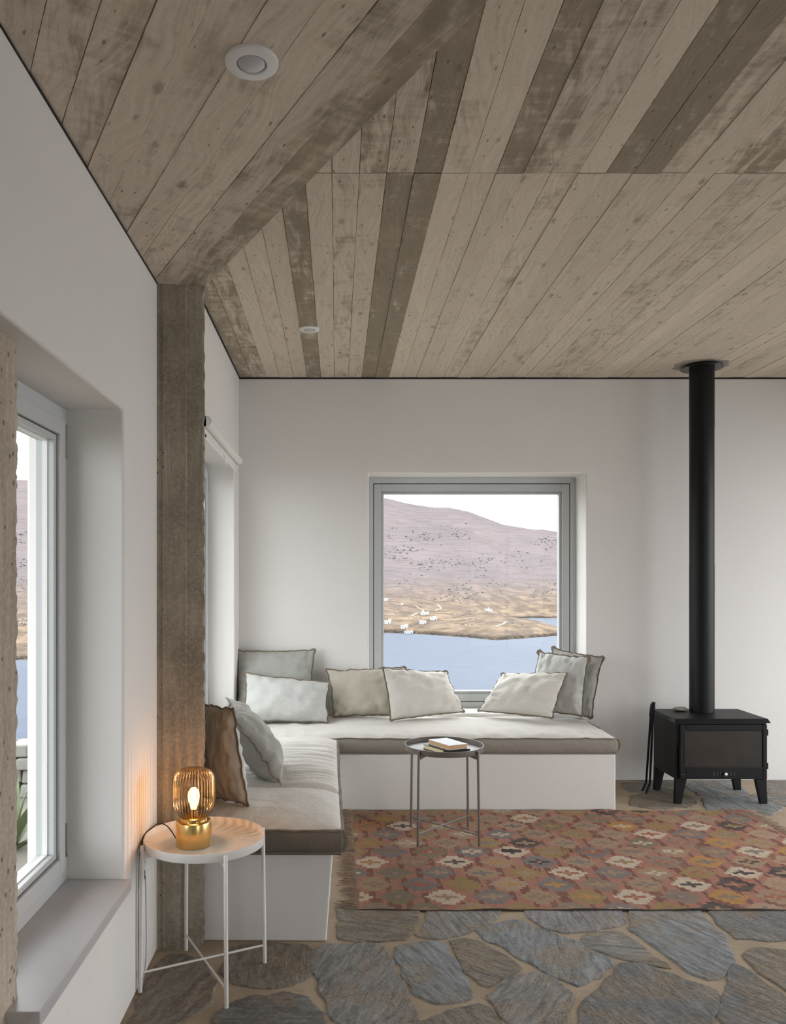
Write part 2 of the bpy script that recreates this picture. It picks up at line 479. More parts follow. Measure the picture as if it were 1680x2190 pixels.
# glazed openings behind and to the right of the camera
for nm, ax in (('door_1', 'X'), ('door_2', 'Y')):
    f = MB()
    if ax == 'X':
        f.box(XR + .06, XR + .12, 1.5, 5.6, .02, .08).box(XR + .06, XR + .12, 1.5, 5.6, 2.36, 2.42)
        for y in (1.5, 2.84, 4.18, 5.54): f.box(XR + .06, XR + .12, y, y + .06, .08, 2.36)
    else:
        f.box(2.3, 3.7, YR - .12, YR - .06, .02, .08).box(2.3, 3.7, YR - .12, YR - .06, 2.34, 2.40)
        for x in (2.3, 2.97, 3.64): f.box(x, x + .06, YR - .12, YR - .06, .08, 2.34)
    struct(f.build(nm, M['frame']))

# floor: mortar bed, stones added further down
floor = struct(MB().box(XL - WT, XR + .2, YR - .2, YB + .42, -.12, 0).build('floor', M['mortar']))

# ceilings: raised far slab and lower diagonal slab
ceiling = struct(MB().box(XL - WT, XR + .2, YR - .2, YB + .42, ZC + .012, ZC + .2).build('ceiling', M['joint']))
E0 = Vector((-.535, 3.225)); ED = Vector((.53, -1.0)).normalized()         # edge of the lower slab, running towards the room
def edge_at(Y): return E0 + ED * ((Y - E0.y) / ED.y)
slab_poly = [(XL, YR), tuple(edge_at(YR)), tuple(E0), (XL, 3.185)]
slab = struct(MB().prism([(XL - .05, YR)] + slab_poly[1:3] + [(XL - .05, 3.178)], ZS + .010, ZC + .012).build('ceiling_beam_slab', M['column']), 'lower concrete ceiling slab with diagonal board marks above near window')

struct(MB().box(XL - WT - 1.3, XL - WT, YR - 1.2, 3.3, ZS, ZC + .2).build('roof_overhang', M['joint']), 'concrete roof edge overhanging the left windows outside')  # unseen slab put in to keep sky light off the near window jamb

def clip(poly, n, d):            # keep n . p <= d
    outp = []
    for i in range(len(poly)):
        a, b = poly[i], poly[(i + 1) % len(poly)]
        da, db = n[0] * a[0] + n[1] * a[1] - d, n[0] * b[0] + n[1] * b[1] - d
        if da <= 0: outp.append(a)
        if (da < 0 < db) or (db < 0 < da):
            s = da / (da - db); outp.append((a[0] + s * (b[0] - a[0]), a[1] + s * (b[1] - a[1])))
    return outp
def board(poly, origin, direc, zlow, thick, tone, parent):
    """a formwork board print; local X runs along direc"""
    d = Vector(direc).normalized(); nrm = Vector((-d.y, d.x))
    loc = [((p[0] - origin[0]) * d.x + (p[1] - origin[1]) * d.y, (p[0] - origin[0]) * nrm.x + (p[1] - origin[1]) * nrm.y) for p in poly]
    pts = []; sd = R.uniform(0, 99)
    for i in range(len(loc)):
        a, b = Vector(loc[i]), Vector(loc[(i + 1) % len(loc)]); L = (b - a).length
        m = int(L / .05) if abs(b.x - a.x) > .8 * L else 0
        pts.append(a)
        for k in range(1, m):
            q = a.lerp(b, k / m)
            q.y += .0011 * noise.noise(Vector((q.x * 3, i * 7.0, sd))) + .0010 * noise.noise(Vector((q.x * 17, i * 7.0, sd))) - .0004
            pts.append(q)
    o = MB().prism(pts, 0, thick).build('board', M['board'])
    o.location = (origin[0], origin[1], zlow)
    o.rotation_euler = (0, 0, math.atan2(d.y, d.x))
    o.color = (tone, 0, 0, 1)
    o.parent = parent
    return o
YJ = 2.92
dark_far = {1: .2, 2: .95, 3: .9, -2: .75, -1: .1, 4: .05, -6: .5, -7: .7}
dark_near = {3: .85, 4: .2, 6: .75, 7: .55, 10: .9, 11: .95, 14: .5, 15: .7, 12: .4, 8: .3, 2: .4, 1: .5}
k = -8
for k in range(-8, 46):
    x0 = -.018 + .1005 * k; x1 = x0 + .1005
    xa, xb = max(x0, XL + .004), min(x1, XR)
    if xb - xa < .02: continue
    g = .0010
    for seg, (ya, yb, tones) in enumerate(((YJ + .003, YB - .006, dark_far), (max(-1.0, YR), YJ - .002, dark_near))):
        tone = tones.get(k, R.choice((0.0, .05, .1, .18, .28)))
        poly = [(xa + g, ya), (xb - g, ya), (xb - g, yb), (xa + g, yb)]
        if seg == 1:             # stays on the far side of the slab's edge
            nr = (-ED.y, ED.x) if (-ED.y * 1 + 0) < 0 else (ED.y, -ED.x)
            n2 = Vector((ED.y, -ED.x))     # points to the left (towards the slab)
            if n2.x > 0: n2 = -n2
            poly = clip(poly, (n2.x, n2.y), n2.x * E0.x + n2.y * E0.y)
        elif xa < -.5:
            n2 = Vector((ED.y, -ED.x)); n2 = -n2 if n2.x > 0 else n2
            poly = clip(poly, (n2.x, n2.y), n2.x * E0.x + n2.y * E0.y) if xa < -.53 and False else poly
        if len(poly) < 3: continue
        dz = R.uniform(0, .0035)
        board(poly, ((xa + xb) / 2, ya), (0, 1), ZC + dz, .012 - dz, tone, ceiling)
left = Vector((ED.y, -ED.x)); left = -left if left.x > 0 else left
slab_tones = [.66, .34, .26, .18, .24, .16, .34, .42, .30, .38, .55, .4, .3, .45, .4, .3, .4, .3]
for i in range(26):
    o0 = E0 + left * (.1 * i + .0010); o1 = E0 + left * (.1 * (i + 1) - .0010)
    poly = [(p[0], p[1]) for p in slab_poly]
    poly[0] = (XL + .004, YR); poly[3] = (XL + .004, 3.185)
    poly = clip(poly, (left.x, left.y), left.dot(o1)); poly = clip(poly, (-left.x, -left.y), -left.dot(o0))
    if len(poly) < 3: continue
    dz = R.uniform(0, .0035)
    board(poly, tuple(o0), (ED.x, ED.y), ZS + dz, .010 - dz, slab_tones[i % len(slab_tones)], slab)

# dark shadow gap along the top of the walls
struct(MB().box(XL, XR, YB - .004, YB + .01, ZC - .010, ZC + .012).build('trim_1', M['dark_gap']))
struct(MB().box(XL - .01, XL + .004, 3.5, YB, ZC - .008, ZC + .012).build('trim_2', M['dark_gap']))
struct(MB().box(XL - .01, XL + .004, YR, 3.18, ZS - .003, ZS + .010).build('trim_3', M['dark_gap']))

# concrete pier in the left wall, ragged arris
def ragged_column(name, poly, z0, z1, ragged, mat, amp, nz=150, label=None):
    n = len(poly); mb = MB(); rows = []
    # split the outline so that the arris chips stay local
    outline = []
    for i in range(n):
        a, b = Vector(poly[i]), Vector(poly[(i + 1) % n])
        outline.append((a, i, 1.0 if i in ragged else 0.0))
        L = (b - a).length
        for s in (.012 / L, 1 - .012 / L):
            if 0 < s < 1: outline.append((a.lerp(b, s), i, .35 if (i in ragged and s < .5) or ((i + 1) % n in ragged and s > .5) else 0.0))
    c = sum((Vector(p) for p in poly), Vector((0, 0))) / n
    m = len(outline)
    for k in range(nz + 1):
        z = z0 + (z1 - z0) * k / nz
        for (p, i, w) in outline:
            q = Vector(p)
            if w:
                dz = abs(noise.noise(Vector((i * 9.1, 3.3, z * 26)))) * 1.1 + .6 * abs(noise.noise(Vector((i * 5.7, 8.3, z * 70))))
                dz += .8 * smooth(.2, .5, noise.noise(Vector((i * 3.7, 1.3, z * 7))))
                q = q + (c - q).normalized() * (amp * w * dz)
            mb.v.append((q.x, q.y, z))
    for k in range(nz):
        for i in range(m):
            j = (i + 1) % m
            mb.f.append((k * m + i, k * m + j, (k + 1) * m + j, (k + 1) * m + i))
    mb.f.append(tuple(range(m - 1, -1, -1))); mb.f.append(tuple(nz * m + i for i in range(m)))
    o = mb.build(name, mat)
    return struct(o, label)
pier = ragged_column('concrete_pier', [(-.732, 3.178), (-.700, 3.1855), (-.698, 3.182), (-.607, 3.2015), (-.605, 3.206), (-.532, 3.222), (-.54, 3.26), (-.732, 3.60)], 0, ZS + .008, {5, 6}, M['column'], .020, label='rough board-marked concrete pier between the two left windows')
near_column = ragged_column('concrete_column', [(-1.04, 1.40), (-.775, 1.40), (-.775, 1.936), (-1.04, 1.936)], W3[2], W3[3], {2}, M['column_near'], .011, label='pitted concrete column at the near end of window niche')

# ------------------------------------------------------------------ windows
def window_back():
    root = bpy.data.objects.new('window_1', None); COL.objects.link(root); root.location = (1.03, 6.12, .5); struct(root, 'square grey framed picture window above the bench')
    x0, x1, z0, z1 = BW[0], BW[1], BW[2], BW[3]
    Y = 6.117
    def ring(a, b, y0, y1, zb=None):
        m = MB(); xa, xb, za, zb2 = x0 + a, x1 - a, z0 + a, z1 - a
        w = b - a
        m.box(xa, xa + w, y0, y1, za, zb2).box(xb - w, xb, y0, y1, za, zb2).box(xa + w, xb - w, y0, y1, zb2 - w, zb2).box(xa + w, xb - w, y0, y1, za, za + w)
        return m
    ring(0.0, .045, Y, Y + .09).build('outer_frame', M['frame'], root, bevel=.003)
    ring(.0455, .052, Y + .012, Y + .08).build('shadow_joint', M['gasket'], root)
    s = ring(.050, .108, Y + .002, Y + .085).build('sash', M['frame'], root, bevel=.004)
    ring(.1083, .1102, Y + .018, Y + .07).build('bead_joint', M['gasket'], root)
    ring(.110, .128, Y + .016, Y + .07).build('glazing_bead', M['frame'], root, bevel=.004)
    MB().box(x0 + .12, x1 - .12, Y + .045, Y + .053, z0 + .12, z1 - .12).build('pane', M['pane'], root)
    return root
window_back()

def window_left(name, y0, y1, z0, z1, xf, label, hinges=True):
    root = bpy.data.objects.new(name, None); COL.objects.link(root); root.location = (xf, (y0 + y1) / 2, z0); struct(root, label)
    def ring(a, b, xa, xb):
        m = MB(); ya, yb, za, zb = y0 + a, y1 - a, z0 + a, z1 - a; w = b - a
        m.box(xa, xb, ya, ya + w, za, zb).box(xa, xb, yb - w, yb, za, zb).box(xa, xb, ya + w, yb - w, zb - w, zb).box(xa, xb, ya + w, yb - w, za, za + w)
        return m
    ring(0, .045, xf - .075, xf - .012).build('outer_frame', M['frame'], root, bevel=.003)
    ring(.0455, .0505, xf - .07, xf - .024).build('shadow_joint', M['gasket'], root)
    ring(.0485, .100, xf - .078, xf).build('sash', M['frame'], root, bevel=.004)
    ring(.1003, .1022, xf - .07, xf - .0135).build('bead_joint', M['gasket'], root)
    ring(.102, .122, xf - .075, xf - .012).build('glazing_bead', M['frame'], root, bevel=.004)
    ring(.122, .126, xf - .050, xf - .034).build('spacer', M['white_plastic'], root)
    MB().box(xf - .046, xf - .036, y0 + .115, y1 - .115, z0 + .115, z1 - .115).build('pane', M['pane'], root)
    if hinges:
        for z in (z0 + .10, z1 - .16):
            MB().tube([(xf - .004, y1 - .045, z), (xf - .004, y1 - .045, z + .10)], .0065, 8).tube([(xf - .004, y1 - .045, z - .008), (xf - .004, y1 - .045, z - .001)], .0085, 8).build('hinge', M['steel'], root, 60)
    return root
window_left('window_2', W2[0], W2[1], W2[2], W2[3], -.90, 'tall window in left wall above the corner of bench')
window_left('window_3', 1.936, W3[1], W3[2] + .036, W3[3], -.90, 'near left window with grey frame beside pitted column')
# marble sill
sill = struct(MB().box(-.985, -.694, 1.86, 2.69, W3[2], W3[2] + .036).build('window_sill', M['marble'], bevel=.003), 'grey marble sill of the near left window')
# sockets on the left wall
sock = thing('wall_socket', (XL, 2.925, .36), 'white wall socket behind the white tray table', 'socket')
MB().box(XL - .002, XL + .008, 2.885, 2.965, .36, .44).build('face_plate', M['white_plastic'], sock, bevel=.003)
MB().lathe([(.021, 0), (.021, .004), (.017, .0045), (.0165, -.006), (0, -.006)], 20).build('socket_well', M['white_plastic'], sock, 40)
w = sock.children[-1]; w.matrix_parent_inverse = Matrix(); w.location = (.008, 0, .04); w.rotation_euler = (0, H, 0)

# roller blind over the far left window
bl = thing('roller_blind', (-.685, 4.14, 2.31), 'rolled up white roller blind above the far left window', 'blind')
MB().tube([(-.682, 4.16, 2.312), (-.682, 5.52, 2.312)], .026, 24).build('fabric_roll', M['blind'], bl, 50)
for y in (4.146, 5.52):
    MB().tube([(-.682, y, 2.312), (-.682, y + .014, 2.312)], .029, 24).box(-.7195, -.682, y, y + .012, 2.286, 2.338).build('bracket', M['white_plastic'], bl, 40)
MB().box(-.700, -.6975, 4.17, 5.51, 2.245, 2.312).build('hanging_fabric', M['blind'], bl)
MB().tube([(-.699, 4.165, 2.243), (-.699, 5.515, 2.243)], .008, 10).build('bottom_bar', M['white_plastic'], bl, 50)
MB().tube([(-.690, 4.86, 2.25), (-.684, 4.86, 2.235), (-.682, 4.87, 2.21), (-.684, 4.90, 2.195), (-.688, 4.91, 2.21)], .004, 8).build('pull_hook', M['white_plastic'], bl, 60)
MB().box(-.691, -.688, 4.17, 4.20, 2.236, 2.250).build('end_cap', M['gasket'], bl)

# ------------------------------------------------------------------ floor stones
def stone(poly, col, seed, top=.0055):
    rr = random.Random(seed); pts = []
    n = len(poly)
    for i in range(n):
        a, b = Vector(poly[i]), Vector(poly[(i + 1) % n]); L = (b - a).length
        m = max(1, int(L / .022)); t = (b - a).normalized(); nr = Vector((-t.y, t.x))
        for k in range(m):
            q = a.lerp(b, k / m)
            q = q + nr * (noise.noise(Vector((q.x * 12, q.y * 12, seed * 3.1))) * .022 + noise.noise(Vector((q.x * 50, q.y * 50, seed))) * .011)
            pts.append(q)
    # round the corners a little
    for _ in range(1):
        pts = [(pts[i - 1] + pts[i] * 5 + pts[(i + 1) % len(pts)]) / 7 for i in range(len(pts))]
    c = sum(pts, Vector((0, 0))) / len(pts)
    m = len(pts); v = []; f = []
    for (s, z) in ((-.013, -.002), (-.010, top * .6), (-.004, top)):
        for q in pts:
            d = (c - q).normalized(); q2 = q + d * s
            v.append((q2.x - c.x, q2.y - c.y, z + (noise.noise(Vector((q2.x * 5, q2.y * 5, seed))) * .0015 if z > 0 else 0)))
    for r in range(2):
        for i in range(m):
            j = (i + 1) % m
            f.append((r * m + i, r * m + j, (r + 1) * m + j, (r + 1) * m + i))
    f.append(tuple(2 * m + i for i in range(m)))
    o = MB().add(v, f).build('stone', M['stone'])
    o.location = (c.x, c.y, 0); o.color = tuple(col) + (1,)
    o.parent = floor
    return o
GB, GR, BR, PB, DK = rgb(154, 157, 158), rgb(158, 154, 148), rgb(148, 136, 120), rgb(160, 156, 158), rgb(132, 130, 126)
def c7(p): return [floorpix(680 + x / 1.68, 1680 + y / 1.68).xy for x, y in p]
def c8(p): return [floorpix(240 + x / 3, 1580 + y / 3).xy for x, y in p]
def c6(p): return [floorpix(1340 + x / 4.941, 1440 + y / 4.941).xy for x, y in p]
traced = [
 (c7([(72, 430), (360, 430), (352, 500), (310, 555), (200, 560), (75, 552)]), BR),
 (c7([(385, 490), (405, 425), (650, 430), (640, 485), (560, 515), (505, 540), (440, 552), (365, 545), (348, 535)]), GR),
 (c7([(735, 430), (1085, 425), (1092, 490), (1060, 510), (960, 527), (880, 528), (810, 515), (770, 490)]), PB),
 (c7([(1115, 430), (1350, 425), (1400, 490), (1450, 540), (1460, 580), (1485, 620), (1440, 690), (1400, 700), (1330, 670), (1240, 600), (1170, 560), (1120, 520)]), GB),
 (c7([(1385, 430), (1760, 425), (1780, 540), (1680, 558), (1590, 558), (1490, 550), (1450, 510)]), DK),
 (c7([(565, 520), (620, 500), (700, 488), (740, 490), (800, 520), (900, 555), (960, 590), (1040, 630), (1045, 645), (1000, 690), (930, 720), (850, 690), (790, 660), (690, 600), (610, 560)]), GB),
 (c7([(940, 560), (985, 535), (1060, 525), (1095, 535), (1170, 590), (1250, 640), (1265, 660), (1200, 650), (1100, 625), (1030, 600), (960, 580)]), GR),
 (c7([(470, 560), (530, 550), (590, 570), (660, 605), (725, 655), (715, 670), (660, 695), (620, 725), (585, 715), (545, 680), (500, 615)]), BR),
 (c7([(275, 580), (380, 565), (460, 570), (480, 620), (510, 670), (545, 730), (550, 760), (470, 780), (420, 778), (350, 745), (310, 690), (285, 620)]), GB),
 (c7([(615, 770), (620, 745), (700, 690), (760, 675), (830, 695), (910, 740), (915, 770), (890, 830), (880, 890), (770, 900), (690, 860), (640, 800)]), GR),
 (c7([(1060, 670), (1090, 645), (1180, 650), (1290, 690), (1400, 730), (1445, 760), (1440, 800), (1400, 870), (1370, 930), (1000, 940), (940, 870), (945, 790), (1000, 740)]), DK),
 (c7([(1480, 640), (1530, 660), (1600, 710), (1690, 770), (1720, 930), (1520, 930), (1450, 840), (1465, 760), (1470, 690)]), DK),
 (c7([(1540, 600), (1600, 590), (1700, 600), (1790, 700), (1740, 760), (1680, 735), (1620, 690), (1560, 640), (1535, 615)]), BR),
 (c8([(1290, 1400), (1310, 1360), (1400, 1325), (1600, 1320), (1720, 1340), (1800, 1430), (1850, 1560), (1960, 1800), (1700, 1850), (1520, 1860), (1400, 1800), (1395, 1700), (1320, 1580)]), GR),
 (c7([(300, 880), (420, 830), (500, 800), (570, 790), (610, 810), (650, 860), (640, 960), (320, 960)]), BR),
 (c8([(770, 1345), (1000, 1308), (1240, 1325), (1275, 1360), (1270, 1470), (1230, 1560), (1100, 1580), (900, 1590), (770, 1560), (700, 1500)]), BR),
 (c8([(270, 1480), (350, 1405), (480, 1385), (580, 1420), (620, 1500), (665, 1560), (640, 1680), (560, 1740), (480, 1800), (300, 1880), (105, 1900), (130, 1790), (200, 1630)]), BR),
 (c8([(650, 1810), (760, 1740), (800, 1690), (900, 1650), (980, 1665), (1100, 1625), (1250, 1665), (1330, 1770), (1350, 1870), (1200, 1980), (630, 1960)]), DK),
 (c6([(600, 1150), (1150, 1138), (1220, 1240), (1300, 1290), (1000, 1310), (760, 1290), (640, 1200)]), GB),
 (c6([(1480, 1142), (1900, 1140), (1900, 1255), (1500, 1270)]), GR),
 (c6([(790, 1320), (1000, 1325), (1430, 1285), (1640, 1390), (1560, 1500), (900, 1500)]), GB),
 (c6([(60, 1290), (480, 1220), (740, 1340), (700, 1420), (300, 1440), (30, 1400)]), BR),
 (c6([(-60, 1160), (330, 1142), (540, 1150), (560, 1190), (290, 1240), (30, 1260)]), GR),
 (c6([(1500, 1290), (1900, 1275), (2000, 1400), (1720, 1420), (1560, 1370)]), GR),
]
for i, (p, col) in enumerate(traced): stone(p, col, i + 1)
# the paving goes on outside the frame
rr = random.Random(3)
seeds = []
for iy in range(-4, 13):
    for ix in range(-2, 10):
        seeds.append(Vector((XL + .25 + ix * .5 + rr.uniform(-.17, .17), .1 + iy * .46 + rr.uniform(-.16, .16))))
for i, s in enumerate(seeds):
    px, py = PX + s.x * F / max(s.y, .3), PY + EYE * F / max(s.y, .3)
    if s.y > .3 and -40 < px < 1790 and py < 2290: continue
    if s.y > 2.6 and s.x < (2.72 if s.y > 3.45 else .67 * s.y): continue
    if s.y > 4.95 and px < 2080: continue
    poly = [(s.x - .6, s.y - .6), (s.x + .6, s.y - .6), (s.x + .6, s.y + .6), (s.x - .6, s.y + .6)]
    for j, q in enumerate(seeds):
        if j == i or (q - s).length > 1.3: continue
        n2 = (q - s).normalized(); poly = clip(poly, (n2.x, n2.y), n2.dot((s + q) / 2) - .022)
    poly = clip(poly, (-1, 0), -(XL + .02)); poly = clip(poly, (1, 0), XR - .02); poly = clip(poly, (0, 1), YB - .05); poly = clip(poly, (0, -1), -YR - .02)
    if s.y < 3 and s.x < 2.0: poly = clip(poly, (0, 1), 2.52)
    if s.y >= 2.6 and s.x < 3.4: poly = clip(poly, (-1, 0), -(2.70 if s.y > 3.45 else .66 * s.y)); poly = clip(poly, (0, 1), 5.0)
    if len(poly) >= 3 and max(p[1] for p in poly) - min(p[1] for p in poly) > .12: stone(poly, rr.choice((GB, GR, BR, PB, DK)), 100 + i)

# ------------------------------------------------------------------ masonry bench
bench = MB()
bp = [(-.552, 3.268), (-.043, 3.262), (-.02, 5.12), (1.795, 5.12), (1.795, 5.868), (-.718, 5.868), (-.718, 3.62)]
bt = [(-.552, 3.268), (-.016, 3.262), (-.012, 5.12), (1.795, 5.12), (1.795, 5.868), (-.718, 5.868), (-.718, 3.62)]
n = len(bp)
bench.add([(p[0], p[1], 0.0) for p in bp] + [(p[0], p[1], .36) for p in bt], [tuple(range(n - 1, -1, -1)), tuple(range(n, 2 * n))] + [(i, (i + 1) % n, n + (i + 1) % n, n + i) for i in range(n)])
bench_o = tag(bench.build('masonry_bench', M['plaster'], bevel=.008, seg=3), 'built-in L-shaped white plastered masonry bench base along two walls', 'bench')

def ribbon(path, normals, outs, w, t, mat, name, parent, seed, closed=True, amp=.004, freq=14, corner=None):
    """flat wavy overlocked edge along a path; 'outs' point away from the cushion, 'normals' across the seam"""
    mb = MB(); m = len(path); L = 0.0; v = []
    for i, p in enumerate(path):
        p = Vector(p); nrm = Vector(normals[i]).normalized(); o = Vector(outs[i]).normalized()
        if i: L += (p - Vector(path[i - 1])).length
        wv = noise.noise(Vector((L * freq, seed, 0))) * amp + noise.noise(Vector((L * freq * 2.7, seed, 4))) * amp * .5
        ww = w * (1 + .45 * noise.noise(Vector((L * freq * 1.4, seed, 9)))) * (corner[i] if corner else 1)
        a = p - o * .003; b = p + o * ww + nrm * wv * 1.3
        a = a + nrm * wv * .3
        v += [a + nrm * t, b + nrm * t, b - nrm * t, a - nrm * t]
    f = []
    for i in range(m if closed else m - 1):
        j = (i + 1) % m
        for k in range(4):
            k2 = (k + 1) % 4; f.append((4 * i + k, 4 * i + k2, 4 * j + k2, 4 * j + k))
    if not closed: f += [(3, 2, 1, 0), tuple(4 * (m - 1) + k for k in range(4))]
    return mb.add(v, f).build(name, mat, parent, 60)

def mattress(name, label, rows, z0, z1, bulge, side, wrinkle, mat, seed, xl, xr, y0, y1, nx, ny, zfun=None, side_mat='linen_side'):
    """box cushion; xl(y), xr(y) are its side edges"""
    root = thing(name, ((xl(y0) + xr(y0)) / 2, (y0 + y1) / 2, z0), label, 'cushion')
    mb = MB()
    def rim(v, y, x): return z1 + .006 * noise.noise(Vector((x * 9, y * 9, seed))) + (zfun(x, y) if zfun else 0)
    def P(i, j):
        u, v = i / nx, j / ny
        # denser towards the rims
        u = .5 - .5 * math.cos(math.pi * u) if True else u
        y = y0 + (y1 - y0) * v; x = xl(y) + (xr(y) - xl(y)) * u
        a, b = 2 * u - 1, 2 * v - 1
        k = max(0, 1 - abs(a) ** 3.2) ** .55 * max(0, 1 - abs(b) ** 5) ** .55
        return Vector((x, y, rim(0, y, x) + bulge * k + wrinkle(x, y, a, b) * min(1, k * 2.0)))
    mb.grid(P, nx, ny)
    top = {}
    per = [(i, 0) for i in range(nx)] + [(nx, j) for j in range(ny)] + [(i, ny) for i in range(nx, 0, -1)] + [(0, j) for j in range(ny, 0, -1)]
    ring = [P(i, j) for i, j in per]; m = len(ring)
    outs = []
    for i in range(m):
        t = ring[(i + 1) % m] - ring[i - 1]; outs.append(Vector((t.y, -t.x, 0)).normalized())
    sd = mb; mb = MB(); mb.v = []; mb.f = []; base = 0; K = 7
    low = [Vector((p.x, p.y, z0 + .012 + .003 * noise.noise(Vector((p.x * 8, p.y * 8, seed + 5))))) for p in ring]
    for k in range(K + 1):
        s = k / K
        for i in range(m):
            p = ring[i].lerp(low[i], s) + outs[i] * (side * math.sin(math.pi * s) ** .7 + .004 * math.sin(math.pi * s) * noise.noise(Vector((ring[i].x * 18, ring[i].y * 18, s * 2 + seed))))
            mb.v.append(tuple(p))
    for k in range(K):
        for i in range(m):
            j = (i + 1) % m
            mb.f.append((base + k * m + i, base + (k + 1) * m + i, base + (k + 1) * m + j, base + k * m + j))
    for i in range(m): mb.v.append((low[i].x, low[i].y, z0 + .001))
    mb.f.append(tuple(base + (K + 1) * m + i for i in range(m)))
    for i in range(m):
        j = (i + 1) % m
        mb.f.append((base + K * m + i, base + (K + 1) * m + i, base + (K + 1) * m + j, base + K * m + j))
    sd.build('cover', mat, root, 180, merge=True)
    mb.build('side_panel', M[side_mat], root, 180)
    up = [Vector((0, 0, 1))] * m
    ribbon(ring, up, outs, .009, .0020, M['trim'], 'top_piping', root, seed, amp=.006, freq=11)
    ribbon(low, up, outs, .010, .0022, M['trim'], 'bottom_piping', root, seed + 2, amp=.004, freq=9)
    # piping down the two room-side corners
    for (ci) in (0, nx):
        a, b = ring[ci], low[ci]; o = outs[ci]
        pts = [a.lerp(b, k / 8) + o * side * math.sin(math.pi * k / 8) ** .7 for k in range(9)]
        t = Vector((-o.y, o.x, 0))
        ribbon(pts, [t] * 9, [o] * 9, .012, .0022, M['trim'], 'corner_piping', root, seed + ci, closed=False, amp=.004)
    return root

def wr_left(x, y, a, b):
    s = smooth(3.74, 3.95, y)
    h = 0
    for f, am, sd in ((9, .016, 1.0), (17, .012, 5.0), (33, .005, 9.0)):
        n_ = noise.noise(Vector((x * 1.0, y * f + .5 * math.sin(x * 3 + sd) - .16 * f * x, sd)))
        h += am * (.45 - min(1, abs(n_) * 2.2))
    h *= s * (.30 + .70 * smooth(-.8, .4, a)) * .85
    h += .006 * noise.noise(Vector((x * 4, y * 4, 2)))
    h -= .024 * math.exp(-((y - 3.80 - .05 * x) / .035) ** 2) * smooth(-.7, .2, a)
    return h
def wr_back(x, y, a, b):
    g = smooth(-.1, -.95, b)
    h = .006 * noise.noise(Vector((x * 3, y * 3, 7))) + .016 * (.3 - abs(noise.noise(Vector((x * 15, y * 3.0, 3))))) * (.25 + g)
    h += .016 * (.3 - abs(noise.noise(Vector((x * 8 + y * 5, y * 13, 11))))) * smooth(.6, -.2, x)
    return h
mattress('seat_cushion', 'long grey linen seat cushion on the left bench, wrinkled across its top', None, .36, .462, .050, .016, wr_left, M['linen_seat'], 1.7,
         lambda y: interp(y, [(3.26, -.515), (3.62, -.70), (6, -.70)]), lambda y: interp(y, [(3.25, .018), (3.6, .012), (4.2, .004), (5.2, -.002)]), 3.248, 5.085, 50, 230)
mattress('seat_cushion', 'long pale linen seat cushion on the back bench below the picture window', None, .36, .462, .035, .014, wr_back, M['linen_seat'], 4.2,
         lambda y: -.70, lambda y: 1.80, 5.125, 5.85, 170, 40, side_mat='linen_side_pale')

# ------------------------------------------------------------------ pillows
def pillow(label, TL, TR, BRc, BL, thick, mat, seed, conc=.05, nx=30, ny=24, mat_back=None, ear=1.6):
    TL, TR, BRc, BL = (Vector(p) for p in (TL, TR, BRc, BL))
    c = (TL + TR + BRc + BL) / 4
    nrm = (TR - BL).cross(TL - BRc); nrm.normalize()
    if nrm.y > 0: nrm = -nrm
    for p_ in (TL, TR, BRc, BL): p_.z += .006
    zb = min(BRc.z, BL.z)
    root = thing('throw_pillow', (c.x, c.y, zb), label, 'pillow', 'linen pillows on the bench')
    def S(u, v):
        u2 = u * (1 - conc * (1 - v * v)); v2 = v * (1 - conc * (1 - u * u))
        a, b = (u2 + 1) / 2, (v2 + 1) / 2
        p = (BL.lerp(BRc, a)).lerp(TL.lerp(TR, a), b)
        # soft rippling of the outline
        e = max(abs(u), abs(v)) ** 6
        rip = .006 * noise.noise(Vector((u * 3.1 + seed, v * 3.1, seed * 1.7))) + .008 * noise.noise(Vector((u * 7.3 + seed, v * 7.3, seed * 2.7)))
        return p + nrm * rip * 1.4 + (p - c).normalized() * rip * e
    def T(u, v):
        k = max(0, 1 - abs(u) ** 2.6) ** .5 * max(0, 1 - abs(v) ** 2.6) ** .5
        wr = .020 * (abs(noise.noise(Vector((u * 3 + seed, v * 2.2 + u, seed)))) - .3) + .005 * noise.noise(Vector((u * 7, v * 5, seed + 3)))
        # gathers that run in from the seam
        ed = max(abs(u), abs(v))
        al = v if abs(u) > abs(v) else u
        ga = .016 * noise.noise(Vector((al * 11, seed, 2))) * smooth(.45, .85, ed)
        return thick / 2 * k * (1 + .12 * (-v)) + (wr + ga) * min(1, k * 1.8)
    def q(i, n):
        s = 2 * i / n - 1; return math.sin(s * math.pi / 2)
    for sgn, nm, mt in ((1, 'front_panel', mat), (-1, 'back_panel', mat_back or mat)):
        mb = MB(); mb.grid(lambda i, j: S(q(i, nx), q(j, ny)) + nrm * sgn * T(q(i, nx), q(j, ny)), nx, ny)
        mb.build(nm, mt, root, 180)
    uv = [(q(i, 44), -1) for i in range(44)] + [(1, q(j, 34)) for j in range(34)] + [(q(i, 44), 1) for i in range(44, 0, -1)] + [(-1, q(j, 34)) for j in range(34, 0, -1)]
    path = [S(u, v) for u, v in uv]; m = len(path); outs = []; cor = []
    for i in range(m):
        t = path[(i + 1) % m] - path[i - 1]; o = t.cross(nrm); o.normalize()
        if o.dot(path[i] - c) < 0: o = -o
        outs.append(o)
        u, v = uv[i]; cor.append(1 + (ear - 1) * smooth(.86, 1.0, min(abs(u), abs(v))))
    ribbon(path, [nrm] * m, outs, .0085, .0016, M['trim'], 'overlocked_seam', root, seed, amp=.009, freq=16, corner=cor)
    return root
zs = .505
